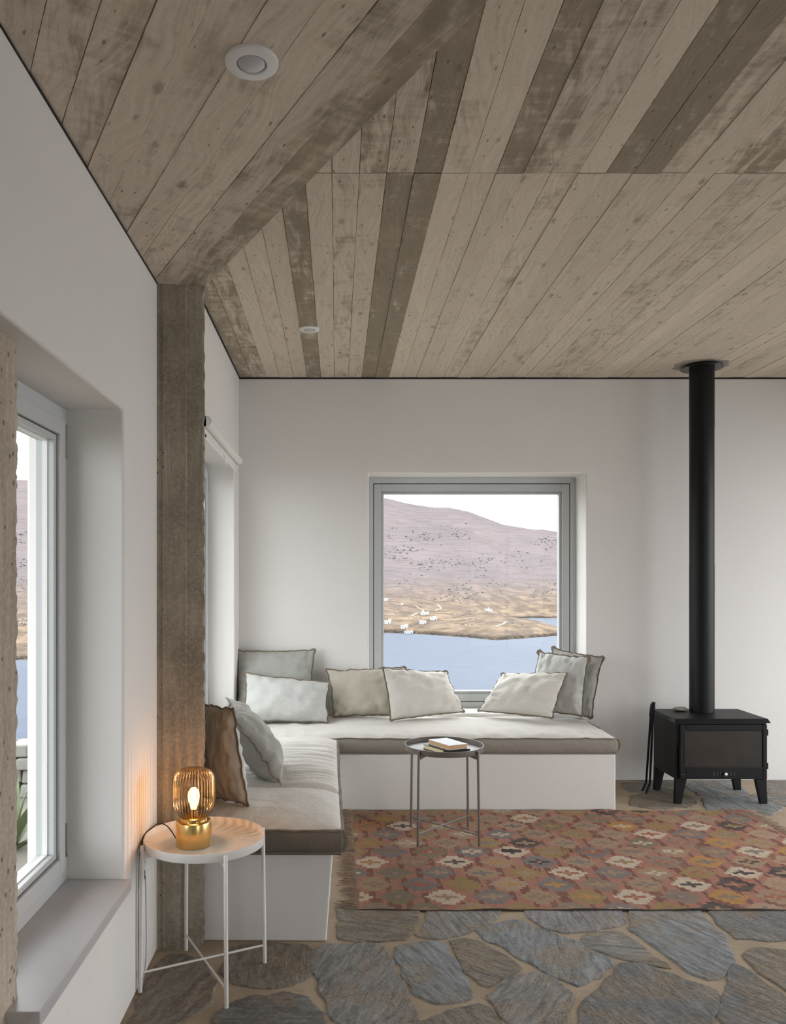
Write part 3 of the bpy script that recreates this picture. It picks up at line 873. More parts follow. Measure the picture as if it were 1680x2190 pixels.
pillow('large grey linen pillow standing in the far corner behind a paler one', pix(509, 1394, 5.80), pix(671, 1393, 5.80), pix(660, 1544, 5.68), pix(506, 1543, 5.68), .15, M['linen_grey'], 1.1, .035)
pillow('pale grey oblong pillow in front of the large corner pillow', pix(526, 1443, 5.60), pix(702, 1462, 5.60), pix(699, 1546, 5.49), pix(522, 1544, 5.49), .16, M['linen_light'], 2.3, .03)
pillow('beige oblong pillow left of window, half behind an ivory one', pix(700, 1436, 5.80), pix(866, 1430, 5.84), pix(852, 1531, 5.70), pix(714, 1533, 5.68), .14, M['linen_beige'], 3.7, .045)
pillow('ivory pillow leaning at the left side of the picture window', pix(820, 1432, 5.60), pix(953, 1440, 5.90), pix(991, 1523, 5.76), pix(836, 1541, 5.52), .16, M['linen_ivory'], 4.9, .03)
pillow('ivory pillow leaning at the right side of picture window, frontmost of three', pix(1074, 1443, 5.92), pix(1210, 1442, 5.62), pix(1180, 1536, 5.50), pix(1024, 1522, 5.76), .17, M['linen_ivory'], 5.3, .03)
pillow('square grey pillow between the ivory pillow and the rearmost right pillow', pix(1154, 1397, 5.94), pix(1256, 1408, 5.67), pix(1243, 1532, 5.55), pix(1128, 1521, 5.84), .12, M['linen_light'], 6.1, .04, mat_back=M['linen_grey'], ear=2.4)
pillow('rearmost grey square pillow at the right end of bench', pix(1184, 1389, 6.00), pix(1287, 1409, 5.74), pix(1263, 1536, 5.62), pix(1160, 1516, 5.92), .11, M['linen_grey'], 7.7, .04, ear=2.4)
pillow('taupe pillow on left bench beside the pier, glowing orange from lamp', Vector((-.655, 3.66, .915)), Vector((-.462, 3.52, .905)), Vector((-.388, 3.445, .505)), Vector((-.60, 3.60, .505)), .14, M['linen_taupe'], 8.2, .03, mat_back=M['linen_light'])
pillow('grey pillow tilted against left wall behind the taupe pillow', Vector((-.500, 3.93, .785)), Vector((-.60, 4.36, .83)), Vector((-.345, 4.24, .525)), Vector((-.268, 3.765, .515)), .19, M['linen_grey'], 9.4, .03)

# ------------------------------------------------------------------ tray tables
def tray_table(name, label, cx, cy, z0, ang, mat):
    t = thing(name, (cx, cy, z0), label, 'side table')
    c = (cx, cy, z0)
    MB().lathe([(0, .497), (.212, .497), (.2215, .500), (.2235, .503), (.2235, .531), (.2205, .531), (.2205, .507), (.214, .5035), (0, .5035)], 96, c).build('tray', mat, t, 35)
    for k in range(4):
        a = math.radians(ang + 90 * k); d = Vector((math.cos(a), math.sin(a), 0)); o = Vector(c)
        ft = o + d * .240; tp = o + d * .2325 + Vector((0, 0, .524))
        leg = MB().tube([ft, tp - Vector((0, 0, .004)), tp], .0075, 12, radii=[.0075, .0075, .006]).build('leg', mat, t, 50)
        s = Vector((-d.y, d.x, 0)) * .004
        b0, b1 = o + d * .150 + Vector((0, 0, .489)), o + d * .232 + Vector((0, 0, .489))
        MB().hexa([b0 - s, b1 - s - Vector((0, 0, .014)), b1 + s - Vector((0, 0, .014)), b0 + s], [b0 - s + Vector((0, 0, .0078)), b1 - s + Vector((0, 0, .0078)), b1 + s + Vector((0, 0, .0078)), b0 + s + Vector((0, 0, .0078))]).build('bracket', mat, leg)
        leg.children[0].parent = leg; leg.children[0].matrix_parent_inverse = Matrix()
    for k in range(2):
        a = math.radians(ang + 90 * k); d = Vector((math.cos(a), math.sin(a), 0)); o = Vector(c) + Vector((0, 0, .062 + k * .0065))
        MB().tube([o - d * .238, o + d * .238], .0042, 10).build('stretcher', mat, t, 50)
    return t
tray_table('tray_table', 'white round tray table by the left wall carrying the lamp', -.492, 2.962, .0055, -62.7, M['white_metal'])
tray_table('tray_table', 'taupe round tray table on the rug with two books', .613, 4.555, .0135, -44.0, M['taupe_metal'])

# ------------------------------------------------------------------ books
def book(label, corners, z0, th, cov, pages, spine_side, seed):
    """corners: 4 xy points; pages inset between two cover boards"""
    c = sum((Vector(p) for p in corners), Vector((0, 0))) / 4
    root = thing('book', (c.x, c.y, z0), label, 'book')
    def ins(s): return [Vector(p) + (c - Vector(p)).normalized() * s for p in corners]
    MB().prism(ins(.004), z0 + .002, z0 + th - .002).build('page_block', pages, root)
    MB().prism(ins(0), z0, z0 + .002).build('back_cover', cov, root)
    MB().prism(ins(0), z0 + th - .002, z0 + th).build('front_cover', cov, root)
    a, b = Vector(corners[spine_side]), Vector(corners[(spine_side + 1) % 4])
    n2 = (c - (a + b) / 2).normalized() * .0045
    MB().prism([a, b, b + n2, a + n2], z0 + .0015, z0 + th - .0015).build('spine', cov, root)
    return root
def traypt(x, y, z):
    Y = F * (EYE - z) / (y - PY); return Vector(((x - PX) * Y / F, Y))
zt = .0135 + .5037
nl = traypt(948.5, 1613.7, zt + .001); ll = traypt(904.5, 1600.5, zt + .001); rl = traypt(1005, 1610.5, zt + .001)
book('lower dark covered book with cream page edges on the taupe tray', [tuple(p) for p in (nl, rl, rl + ll - nl, ll)], zt, .024, M['cover_dark'], M['paper_cream'], 0, 1)
z2 = zt + .0245
nl = traypt(959.5, 1604.5, z2); ll = traypt(916, 1591, z2); rl = traypt(999, 1600.5, z2)
book('upper paperback with white cover and tan pages on the dark book', [tuple(p) for p in (nl, rl, rl + ll - nl, ll)], z2, .026, M['cover_white'], M['paper_tan'], 2, 2)

# ------------------------------------------------------------------ table lamp
lx, ly, lz = -.527, 2.93, .0055 + .5038
lamp = thing('table_lamp', (lx, ly, lz), 'lit table lamp with ribbed smoked glass globe and brass base', 'lamp')
MB().lathe([(0, 0), (.062, 0), (.0645, .002), (.0655, .005), (.0655, .084), (.064, .0885), (.060, .091), (.050, .0915), (.048, .092), (.048, .103), (.046, .104), (.0, .104)], 64, (lx, ly, lz)).build('brass_base', M['brass'], lamp, 30)
NR = 40
def rib_glass():
    m, nt, out = new_mat('ribbed_smoked_glass'); t = NT(nt)
    tc = t.n('TexCoord'); sp = t.n('SeparateXYZ', Vector=tc.outputs['Object'])
    ang = t.math('ARCTAN2', t.math('SUBTRACT', sp.outputs[1], ly), t.math('SUBTRACT', sp.outputs[0], lx))
    s = t.math('MULTIPLY_ADD', t.math('COSINE', t.math('MULTIPLY', ang, float(NR))), .5, .5)      # 1 on the crest of a rib: thick glass
    col = t.mix(t.math('POWER', s, .7), (.95, .87, .78), (.27, .215, .18))
    tr = t.n('BsdfTransparent', Color=col); gl = t.n('BsdfGlossy', Roughness=.10, Color=(.9, .88, .85))
    fr = t.n('Fresnel', IOR=1.5)
    mx = t.n('MixShader'); t.set(mx.inputs[0], t.math('MULTIPLY', fr.outputs[0], .55))
    nt.links.new(tr.outputs[0], mx.inputs[1]); nt.links.new(gl.outputs[0], mx.inputs[2])
    nt.links.new(mx.outputs[0], out.inputs[0]); return m
prof = [(.040, .100), (.052, .108), (.066, .122), (.0745, .138), (.0775, .155), (.0780, .19), (.0780, .225), (.0765, .243), (.071, .258), (.060, .270), (.045, .278), (.028, .282), (.010, .283), (0.0001, .283)]
def rib(a, r, z): return .022 * math.cos(NR * a) * smooth(.0, .04, r)
inner = [(max(r - .0035, .0001), z - (.003 if z > .25 else 0)) for r, z in reversed(prof)]
gl = MB().lathe(prof, NR * 6, (lx, ly, lz), rib).build('glass_globe', rib_glass(), lamp, 180)
MB().lathe([(0, .104), (.016, .104), (.016, .128), (.013, .132), (0, .132)], 24, (lx, ly, lz)).build('bulb_socket', M['brass'], lamp, 40)
def bulb_glow():
    m, nt, out = new_mat('glowing_bulb'); t = NT(nt)
    e = t.n('Emission', Color=(1, .66, .30), Strength=4.0); tr = t.n('BsdfTransparent', Color=(1, 1, 1))
    a = t.n('AddShader'); nt.links.new(e.outputs[0], a.inputs[0]); nt.links.new(tr.outputs[0], a.inputs[1])
    nt.links.new(a.outputs[0], out.inputs[0]); return m
MB().lathe([(.011, .130), (.013, .142), (.019, .160), (.0215, .178), (.019, .196), (.011, .208), (.0001, .212)], 28, (lx, ly, lz)).build('bulb_envelope', bulb_glow(), lamp, 180)
MB().lathe([(.0001, .150), (.0022, .152), (.0022, .200), (.0001, .202)], 12, (lx, ly, lz)).build('filament', emit_mat('warm_filament', (1, .50, .17), 780), lamp, 60)
cp = [(lx - .064, ly + .010, lz + .012), (lx - .075, ly + .012, lz + .03), (lx - .10, ly + .015, lz + .062), (lx - .13, ly + .010, lz + .075), (lx - .155, ly - .01, lz + .062), (lx - .178, ly - .03, lz + .036), (XL + .006, 2.87, .46), (XL + .006, 2.86, .30), (XL + .006, 2.86, .12), (XL + .006, 2.865, .012), (XL + .010, 2.90, .008), (XL + .01, 2.96, .10), (XL + .014, 2.935, .39)]
def spline(pts, n=8):
    pts = [Vector(p) for p in pts]; out = []
    for i in range(len(pts) - 1):
        p0, p1, p2, p3 = pts[max(i - 1, 0)], pts[i], pts[i + 1], pts[min(i + 2, len(pts) - 1)]
        for k in range(n):
            t = k / n
            out.append(.5 * ((2 * p1) + (p2 - p0) * t + (2 * p0 - 5 * p1 + 4 * p2 - p3) * t * t + (3 * p1 - p0 - 3 * p2 + p3) * t ** 3))
    return out + [pts[-1]]
sp_ = spline(cp); MB().tube(sp_[:47], .0023, 8).build('power_cord', M['cord'], lamp, 60)
MB().tube(sp_[46:], .0022, 8).build('lower_cord', simple('pale_cord', rgb(170, 164, 156), .5), lamp, 60)

# ------------------------------------------------------------------ downlights
def downlight(cx, cy, z, label):
    t = thing('ceiling_downlight', (cx, cy, z), label, 'ceiling light', 'recessed ceiling lights')
    MB().lathe([(.034, .004), (.034, -.004), (.036, -.006), (.056, -.006), (.0605, -.0035), (.0615, .003)], 64, (cx, cy, z)).build('trim_ring', M['white_plastic'], t, 40)
    MB().lathe([(.0335, .002), (.033, -.002), (.026, -.008), (.014, -.0115), (.0001, -.0125)], 40, (cx, cy, z)).build('lens', M['lens'], t, 60)
p = pix(538, 133, F * (ZS - EYE) / (PY - 133)); downlight(p.x, p.y, ZS - .001, 'white round ceiling light on the lower slab, nearest to camera')
p = pix(661, 704, F * (ZC - EYE) / (PY - 704)); downlight(p.x, p.y, ZC - .001, 'small white ceiling light on the far ceiling near the corner')

# ------------------------------------------------------------------ stove
st = thing('wood_stove', (2.53, 5.42, .004), 'black steel wood-burning stove with glass door on splayed legs', 'stove')
SX0, SX1, SY0, SY1 = 2.235, 2.835, 5.245, 5.615
MB().box(SX0, SX1, SY0, SY1, .167, .548).build('body', M['iron'], st, bevel=.006)
tp = MB().hexa([(SX0 - .022, SY0 - .036, .545), (SX1 + .010, SY0 - .036, .545), (SX1 + .014, SY1 + .022, .545), (SX0 - .022, SY1 + .022, .545)],
               [(SX0 - .012, SY0 - .012, .570), (SX1 + .002, SY0 - .012, .570), (SX1 + .006, SY1 + .020, .570), (SX0 - .012, SY1 + .020, .570)]).build('top_plate', M['iron'], st, bevel=.003)
for sx in (0, 1):
    for sy in (0, 1):
        x = SX0 if sx == 0 else SX1; d = 1 if sx == 0 else -1
        y = SY0 if sy == 0 else SY1 - .03; zf = .0055
        ox = -.006 * d
        MB().hexa([(x + ox, y, zf), (x + ox + d * .044, y, zf), (x + ox + d * .044, y + .03, zf), (x + ox, y + .03, zf)],
                  [(x, y, .175), (x + d * .075, y, .175), (x + d * .075, y + .03, .175), (x, y + .03, .175)]).build('leg', M['iron'], st, bevel=.003)
dx0, dx1, dz0, dz1 = SX0 + .022, SX1 - .006, .172, .532
gx0, gx1, gz0, gz1 = SX0 + .058, SX1 - .035, .252, .492
door = MB(); yd0, yd1 = SY0 - .018, SY0 + .002
door.box(dx0, gx0, yd0, yd1, dz0, dz1).box(gx1, dx1, yd0, yd1, dz0, dz1).box(gx0, gx1, yd0, yd1, gz1, dz1).box(gx0, gx1, yd0, yd1, dz0, gz0)
door = door.build('door', M['iron'], st, bevel=.004)
pn = MB().box(gx0 - .003, gx1 + .003, yd0 + .008, yd0 + .013, gz0 - .003, gz1 + .003).build('glass', M['stove_glass'], None)
pn.parent = door
h = MB().tube([(dx0 - .004, yd0 - .012, .20), (dx0 - .004, yd0 - .012, .395)], .007, 12).tube([(dx0 - .004, yd0 - .012, .205), (dx0 + .03, yd0 + .004, .205)], .005, 10).build('handle', M['iron'], None, 50); h.parent = door
for k in range(7):
    if k == 3: continue
    x = 2.545 + (k - 3) * .022
    s = MB().box(x - .004, x + .004, yd0 - .0012, yd0 + .002, .196, .222).build('air_slot', M['gasket'], None); s.parent = door
kn = MB().lathe([(0, 0), (.006, 0), (.006, .008), (.011, .010), (.0125, .015), (.010, .021), (.0001, .023)], 24).build('air_knob', M['chrome'], None, 50)
kn.rotation_euler = (H, 0, 0); kn.location = (2.548, yd0, .209); kn.parent = door
for k in range(2):
    hz = .24 + .22 * k
    q = MB().tube([(dx1 + .003, yd0 + .006, hz), (dx1 + .003, yd0 + .006, hz + .04)], .006, 10).build('hinge', M['iron'], None, 50); q.parent = door

# flue pipe
fx, fy = 2.535, 5.525
fl = thing('flue_pipe', (fx, fy, .570), 'straight black flue pipe rising from the stove to the ceiling', 'pipe')
zs_ = [.5705, 1.585, 2.535, 2.955]
for i in range(3):
    r = .0815 - (i == 1) * .0008
    MB().lathe([(r, zs_[i]), (r, zs_[i + 1] - .006), (r + .0012, zs_[i + 1] - .005), (r + .0012, zs_[i + 1])], 56, (fx, fy, 0)).build('pipe_section', M['iron'], fl, 40)
MB().lathe([(.0825, 2.952), (.138, 2.952), (.139, 2.954), (.138, 2.957), (.0825, 2.957)], 64, (fx, fy, 0)).build('ceiling_rosette', M['iron_gloss'], fl, 40)
MB().lathe([(.108, 2.956), (.108, 2.9795)], 48, (fx, fy, 0)).build('ceiling_sleeve', M['iron_gloss'], fl, 40)
# grey mortar patch around the sleeve
mp = []
for k in range(40):
    a = 2 * math.pi * k / 40; r = .165 + .05 * noise.noise(Vector((math.cos(a) * 2, math.sin(a) * 2, 5))) + .02 * noise.noise(Vector((math.cos(a) * 8, math.sin(a) * 8, 1)))
    mp.append((fx + r * 1.15 * math.cos(a), fy + r * .9 * math.sin(a)))
pt = MB().prism(mp, ZC - .0012, ZC + .002).build('mortar_patch', simple('grey_mortar_patch', rgb(158, 151, 142), .95, var=.25)); pt.parent = ceiling

# pebble
pb = MB()
def peb(i, j):
    th = math.pi * j / 14; ph = 2 * math.pi * i / 24
    q = Vector((math.sin(th) * math.cos(ph), math.sin(th) * math.sin(ph), math.cos(th)))
    k = 1 + .12 * noise.noise(q * 1.4)
    return Vector((2.395 + q.x * .052 * k, 5.545 + q.y * .036 * k, .570 + .0145 + q.z * .0145 * k))
pb.grid(peb, 24, 14)
tag(pb.build('pebble', M['pebble'], None, 180, merge=True), 'smooth flat grey pebble lying on the black stove top', 'stone')

# fire irons
def poker(label, top, mid, knee, foot, seed):
    root = thing('fire_iron', foot, label, 'fire tool')
    top, mid, knee, foot = Vector(top), Vector(mid), Vector(knee), Vector(foot)
    MB().tube(spline([mid, mid.lerp(knee, .5), knee.lerp(mid, .04), knee, knee.lerp(foot, .1), foot], 5), .0082, 8).build('shaft', M['iron'], root, 50)
    MB().tube([mid + (mid - top) * .1, mid, mid.lerp(top, .5), top.lerp(mid, .12), top], .010, 8, radii=[.009, .012, .013, .012, .014]).build('grip', M['iron'], root, 50)
    MB().tube([foot, foot + (foot - knee) * .12], .008, 6, radii=[.0075, .0045]).build('tip', M['iron'], root, 50)
poker('black fire iron leaning beside the stove, left of the pair', pix(1394, 1506, 5.46), pix(1391, 1530, 5.47), pix(1381, 1674, 5.56), pix(1373.5, 1690, 5.54), 1)
poker('black fire iron leaning against the stove corner, right of the pair', pix(1397, 1502, 5.41), pix(1395.5, 1528, 5.42), pix(1389, 1676, 5.48), pix(1381.5, 1695.5, 5.46), 2)

# ------------------------------------------------------------------ kilim rug
RX0, RX1, RY0, RY1 = .098, 2.60, 3.56, 5.095
WHT, TAN, BGE, OLV, BLU, GRY, GRN, NVY, MUS, RED, MAU, ORG = (rgb(*c) for c in ((206, 188, 166), (174, 148, 120), (186, 158, 134), (160, 136, 84), (118, 122, 124), (140, 126, 112), (126, 124, 98), (56, 60, 66), (196, 146, 74), (172, 96, 74), (150, 122, 112), (190, 128, 76)))
PINK, MAR = rgb(172, 122, 106), rgb(132, 92, 82)
def mute(c, k=.30):
    b = rgb(158, 128, 110); return tuple(a * (1 - k) + q * k for a, q in zip(c, b))
TAN, BGE, OLV, BLU, GRY, GRN, MUS, RED, MAU, ORG = (mute(c) for c in (TAN, BGE, OLV, BLU, GRY, GRN, MUS, RED, MAU, ORG)); NVY = mute(NVY, .12)
rows = [
 'GRY GRN TAN OLV GRY BLU OLV NVY BGE MUS TAN NVY', 'WHT GRN WHT BLU TAN OLV WHT GRY MUS TAN WHT GRY',
 'TAN BLU OLV BGE BLU GRY TAN WHT NVY BGE MUS TAN', 'BLU GRN BLU TAN OLV WHT BLU TAN OLV WHT NVY BGE',
 'WHT MAU WHT TAN BLU TAN WHT GRY MUS TAN BGE NVY', 'OLV BLU GRN BLU WHT OLV BLU TAN TAN GRY WHT MUS',
 'OLV BGE TAN OLV NVY TAN TAN GRN MAU MUS TAN WHT', 'TAN BLU OLV TAN BLU TAN OLV TAN WHT BLU OLV BGE',
 'ORG WHT TAN TAN BGE GRN TAN MUS OLV WHT NVY TAN', 'GRN OLV GRY GRN TAN WHT TAN GRN GRY TAN TAN BLU',
 'GRY OLV GRY OLV TAN TAN OLV NVY OLV BLU OLV GRY']
cent = [
 'BLU TAN MUS GRY TAN WHT GRY TAN BLU GRY RED TAN', 'OLV BLU TAN TAN GRY MUS RED BLU GRY RED TAN MUS',
 'GRY RED OLV MUS MUS TAN BLU NVY RED TAN BLU RED', 'WHT BLU TAN BLU TAN RED TAN WHT RED NVY TAN BLU',
 'ORG TAN NVY MUS NVY BLU OLV RED BLU NVY RED TAN', 'TAN GRY RED WHT NVY TAN RED GRY WHT TAN BLU GRY',
 'ORG WHT GRY BLU TAN BLU GRY WHT RED GRY OLV BLU', 'WHT TAN BLU WHT WHT BLU GRY GRY RED ORG BLU TAN',
 'GRY NVY WHT OLV BLU MUS BLU WHT ORG GRY OLV WHT', 'OLV MUS TAN RED BLU ORG GRY RED TAN OLV GRY OLV',
 'TAN GRY OLV BLU WHT GRY TAN RED NVY ORG TAN RED']
rows = [[globals()[c] for c in r.split()] for r in rows]; cent = [[globals()[c] for c in r.split()] for r in cent]
def kilim(x, y):
    sx, sy = .0215, .0245
    best = None
    fr = (y - 3.555) / .152
    for r in (math.floor(fr), math.floor(fr) + 1):
        if not 0 <= r < len(rows): continue
        off = .07 + (.11 if r % 2 == 0 else 0)
        j = round((x - off) / .2195)
        if not 0 <= j < 12: continue
        dx = x - off - j * .2195; dy = y - 3.555 - r * .152
        qx = abs(math.floor(dx / sx + .5)) * sx; qy = abs(math.floor(dy / sy + .5)) * sy
        d = qx / .100 + qy / .096
        if d <= 1.0:
            if best is None or d < best[0]: best = (d, r, j, qx, qy)
    if best:
        d, r, j, qx, qy = best
        if qx < .5 * sx and qy < .5 * sy: return TAN if (r + j) % 3 else cent[r][j]
        if d < .43: return cent[r][j]
        return rows[r][j]
    s = math.floor((x - .07) / .0275)
    return MAR if (s % 3 == 0) ^ (noise.noise(Vector((s * .7, y * 4, 0))) > .35) else PINK
def rug_z(x, y):
    z = .0068 + .0035 * max(0, noise.noise(Vector((x * 2.2, y * 2.2, 1)))) 
    z += .012 * math.exp(-((y - (4.325 + .01 * math.sin(x * 2))) / .010) ** 2) * smooth(3.2, .2, abs(x - .8))
    z += .003 * math.exp(-((y - (3.93 + .012 * math.sin(x * 1.3))) / .012) ** 2)
    e = smooth(.09, 0, min(y - RY0, RY1 - y))
    z += e * .010 * max(0, noise.noise(Vector((x * 5, y * 1.5, 7))) + .1)
    return z
def edge_wob(x, s): return .010 * noise.noise(Vector((x * 3, s, 0))) + .004 * noise.noise(Vector((x * 14, s, 2)))
NXR, NYR = 232, 124
rug = thing('kilim_rug', (1.35, 4.33, 0), 'faded dusty red kilim rug with stepped diamonds on the stone floor', 'rug')
rb = MB()
def RP(i, j):
    v = j / NYR; x0 = RX0 + edge_wob(3.0 + v * 1.5, 5) ; x = x0 + (RX1 - RX0) * i / NXR
    y = RY0 + edge_wob(x, 1) + (RY1 + edge_wob(x, 2) * .8 - RY0) * v
    return x, y
rb.grid(lambda i, j: (lambda q: Vector((q[0], q[1], rug_z(*q))))(RP(i, j)), NXR, NYR)
me = bpy.data.meshes.new('woven_field'); me.from_pydata(rb.v, [], rb.f)
ca = me.color_attributes.new('weave', 'FLOAT_COLOR', 'CORNER')
li = 0; vals = []
for p in me.polygons:
    a = me.vertices[p.vertices[0]].co; b = me.vertices[p.vertices[2]].co
    c = kilim((a.x + b.x) / 2, (a.y + b.y) / 2)
    jt = 1 + .16 * noise.noise(Vector((a.x * 90, a.y * 30, 3)))
    vals += [c[0] * jt, c[1] * jt, c[2] * jt, 1] * 4
ca.data.foreach_set('color', vals)
field = bpy.data.objects.new('woven_field', me); COL.objects.link(field); attach(field, rug)
sol = field.modifiers.new('thickness', 'SOLIDIFY'); sol.thickness = .0045; sol.offset = -1
m, nt, out = new_mat('kilim_wool'); t = NT(nt)
at = t.n('Attribute', {'attribute_name': 'weave'})
v = t.coords()
slub = t.noise(t.n('Mapping', Vector=v, Scale=(26, 160, 1)).outputs[0], 1.6, 4, .65)
worn = t.noise(v, 6, 5, .6)
strk = t.noise(t.n('Mapping', Vector=v, Scale=(120, 12, 1)).outputs[0], 1.2, 4, .6)
c = t.mix(t.math('MULTIPLY', t.ramp(slub, .3, .75), .30), at.outputs['Color'], rgb(92, 78, 68))
c = t.mix(t.math('MULTIPLY', t.ramp(strk, .45, .75), .26), c, rgb(96, 70, 62))
c = t.mix(t.math('MULTIPLY', t.ramp(worn, .45, .7), .22), c, rgb(178, 156, 134))
p = t.n('BsdfPrincipled', Roughness=.95, Base_Color=c); p.inputs['Specular IOR Level'].default_value = .1
rib_ = t.n('TexWave', {'bands_direction': 'Y'}, Vector=v, Scale=70.0, Distortion=1.5, Detail=2.0).outputs[1]
t.set(p.inputs['Normal'], t.bump(t.math('ADD', t.math('MULTIPLY', slub, 1.2), rib_), .5, .002))
nt.links.new(p.outputs[0], out.inputs[0]); me.materials.append(m)
# dark selvedge along the front
sel = [(RP(i, 0)[0], RP(i, 0)[1] - .003, rug_z(*RP(i, 0)) - .001) for i in range(0, NXR + 1, 2)]
MB().tube(sel, .0036, 6).build('selvedge', simple('dark_selvedge', rgb(70, 62, 54), .95), rug, 60)
fm = simple('fringe_wool', rgb(150, 128, 110), .95, var=.25)
for side in (0, 1):
    fb = MB(); rf = random.Random(11 + side)
    for k in range(210):
        j = k / 209 * NYR; v0 = RP(0 if side == 0 else NXR, j)
        s = -1 if side == 0 else 1
        L = rf.uniform(.045, .095) * (1 + .35 * noise.noise(Vector((k * .09, side, 0)))); dy = rf.uniform(-.025, .025) + .03 * noise.noise(Vector((k * .13, 4, side)))
        zz = rug_z(*v0)
        pts = [(v0[0], v0[1], zz - .001), (v0[0] + s * L * .33, v0[1] + dy * .2, .0085 + rf.uniform(0, .006)), (v0[0] + s * L * .7, v0[1] + dy * .7, .0075 + rf.uniform(0, .006)), (v0[0] + s * L, v0[1] + dy * 1.3, .0075)]
        fb.tube(pts, .0019, 4)
    tag(fb.build('fringe', fm, rug, 60), kind='stuff')

# ------------------------------------------------------------------ outdoors
SEA = -60.0
HC = EYE - SEA
def u_of(x): return (x - PX) / F
shore = [(-.8, 480), (-.39, 622)] + [(u_of(x), F * HC / (y - PY)) for x, y in ((820, 1352), (900, 1355), (1000, 1362), (1060, 1368), (1120, 1364), (1195, 1358))] + [(.34, 1000), (.9, 1200)]
crest = [(-.8, 1275), (-.39, 1290), (u_of(820), 1288), (u_of(900), 1300), (u_of(960), 1310), (u_of(1040), 1309), (u_of(1100), 1318), (u_of(1150), 1327), (u_of(1195), 1343), (.32, 1352), (.9, 1352)]
cw = [(-.8, 260), (.06, 190), (.19, 175), (.25, 90), (.28, 45), (.34, 30), (.9, 30)]
sky_l = [(-.9, 1010), (-.39, 1028), (-.1, 1052), (u_of(820), 1064), (u_of(870), 1076), (u_of(930), 1085), (u_of(960), 1085), (u_of(1000), 1092), (u_of(1050), 1112), (u_of(1070), 1120), (u_of(1130), 1130), (u_of(1160), 1132), (u_of(1195), 1136), (.4, 1155), (.9, 1190)]
def terrain(u, Y):
    yn = interp(u, shore); yc = yn + interp(u, cw); zc = EYE + (PY - interp(u, crest)) * yc / F
    zc = max(zc, SEA - 3 if u > .3 else SEA + 2)
    dip = smooth(.14, .25, u)
    yr = 2100; zr = EYE + (PY - interp(u, sky_l)) * yr / F
    zv = zc + 4 + (SEA - 4 - zc - 4) * dip
    z = interp(Y, [(yn - 260, SEA - 16), (yn - 12, SEA - .6), (yn, SEA + 2.0), (yn + (yc - yn) * .4, SEA + (zc - SEA) * .62), (yc, zc), (yc + 140, zv), (max(yc + 150, 1262), zv + 3 * (1 - dip)), (1500, zv + (zr - zv) * .30), (1850, zv + (zr - zv) * .70), (yr, zr), (yr + 600, zr - 200)])
    X = u * Y
    a = smooth(yn - 30, yn + 120, Y)
    nz = noise.fractal(Vector((X * .006, Y * .006, 3)), 1.0, 2.0, 5)
    nz2 = noise.fractal(Vector((X * .03, Y * .03, 8)), 1.0, 2.0, 4)
    far = smooth(1262, 1500, Y) * (1 - smooth(1950, 2100, Y) * .85)
    return z + a * (1.6 * nz2 * (1 - .4 * far)) + far * 11 * nz + a * (1 - far) * 2.2 * nz * (1 - dip * .5)
NU, NY_ = 260, 170
Ys = [470 + (2750 - 470) * (j / NY_) ** 1.25 for j in range(NY_ + 1)]
tb = MB(); tb.grid(lambda i, j: Vector(((-.85 + 1.6 * i / NU) * Ys[j], Ys[j], terrain(-.85 + 1.6 * i / NU, Ys[j]))), NU, NY_)
def hill_mat():
    m, nt, out = new_mat('dry_hillside'); t = NT(nt)
    v = t.coords(); sp = t.n('SeparateXYZ', Vector=v)
    a = t.noise(v, .006, 6, .6); b = t.noise(v, .05, 6, .65); f = t.noise(v, .25, 5, .7)
    ter = t.noise(t.n('Mapping', Vector=v, Scale=(.35, .35, 9)).outputs[0], .05, 5, .6)
    haze_hgt = t.maprange(sp.outputs[2], -52, 20, 0, 1)
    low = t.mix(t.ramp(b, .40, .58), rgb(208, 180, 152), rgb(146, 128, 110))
    up = t.mix(t.ramp(a, .35, .65), rgb(180, 164, 166), rgb(160, 150, 154))  # upper slope paler and mauver: distance haze put into its colour
    c = t.mix(haze_hgt, low, up)
    c = t.mix(t.math('MULTIPLY', t.ramp(f, .42, .7), .35), c, rgb(214, 200, 190))
    c = t.mix(t.math('MULTIPLY', t.ramp(ter, .45, .60), .45), c, rgb(146, 132, 126))
    rock = t.maprange(sp.outputs[2], -59, -55.5, 1, 0)
    c = t.mix(t.math('MULTIPLY', rock, t.ramp(f, .3, .55)), c, rgb(84, 76, 70))
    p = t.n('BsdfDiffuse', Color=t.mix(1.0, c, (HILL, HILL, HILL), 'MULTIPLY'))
    t.set(p.inputs['Normal'], t.bump(t.math('ADD', b, f), .6, 4.0))
    nt.links.new(p.outputs[0], out.inputs[0]); return m
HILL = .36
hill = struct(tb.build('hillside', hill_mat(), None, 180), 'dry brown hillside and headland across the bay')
def sea_mat():
    m, nt, out = new_mat('calm_sea'); t = NT(nt)
    v = t.coords()
    w1 = t.noise(t.n('Mapping', Vector=v, Scale=(.10, .30, 1)).outputs[0], .5, 6, .6); w2 = t.noise(v, .006, 4)
    c = t.mix(t.ramp(w2, .35, .65), (.040, .052, .080), (.047, .059, .085))
    c = t.mix(t.math('MULTIPLY', t.ramp(w1, .45, .7), .5), c, (.066, .080, .106))
    p = t.n('BsdfPrincipled', Roughness=.5, Base_Color=c); p.inputs['Specular IOR Level'].default_value = .08
    t.set(p.inputs['Normal'], t.bump(w1, .4, .8))
    nt.links.new(p.outputs[0], out.inputs[0]); return m
sea = struct(MB().add([(-4200, 150, SEA), (4200, 150, SEA), (4200, 3400, SEA), (-4200, 3400, SEA)], [(0, 1, 2, 3)]).build('sea', sea_mat()), 'pale blue bay below the house')

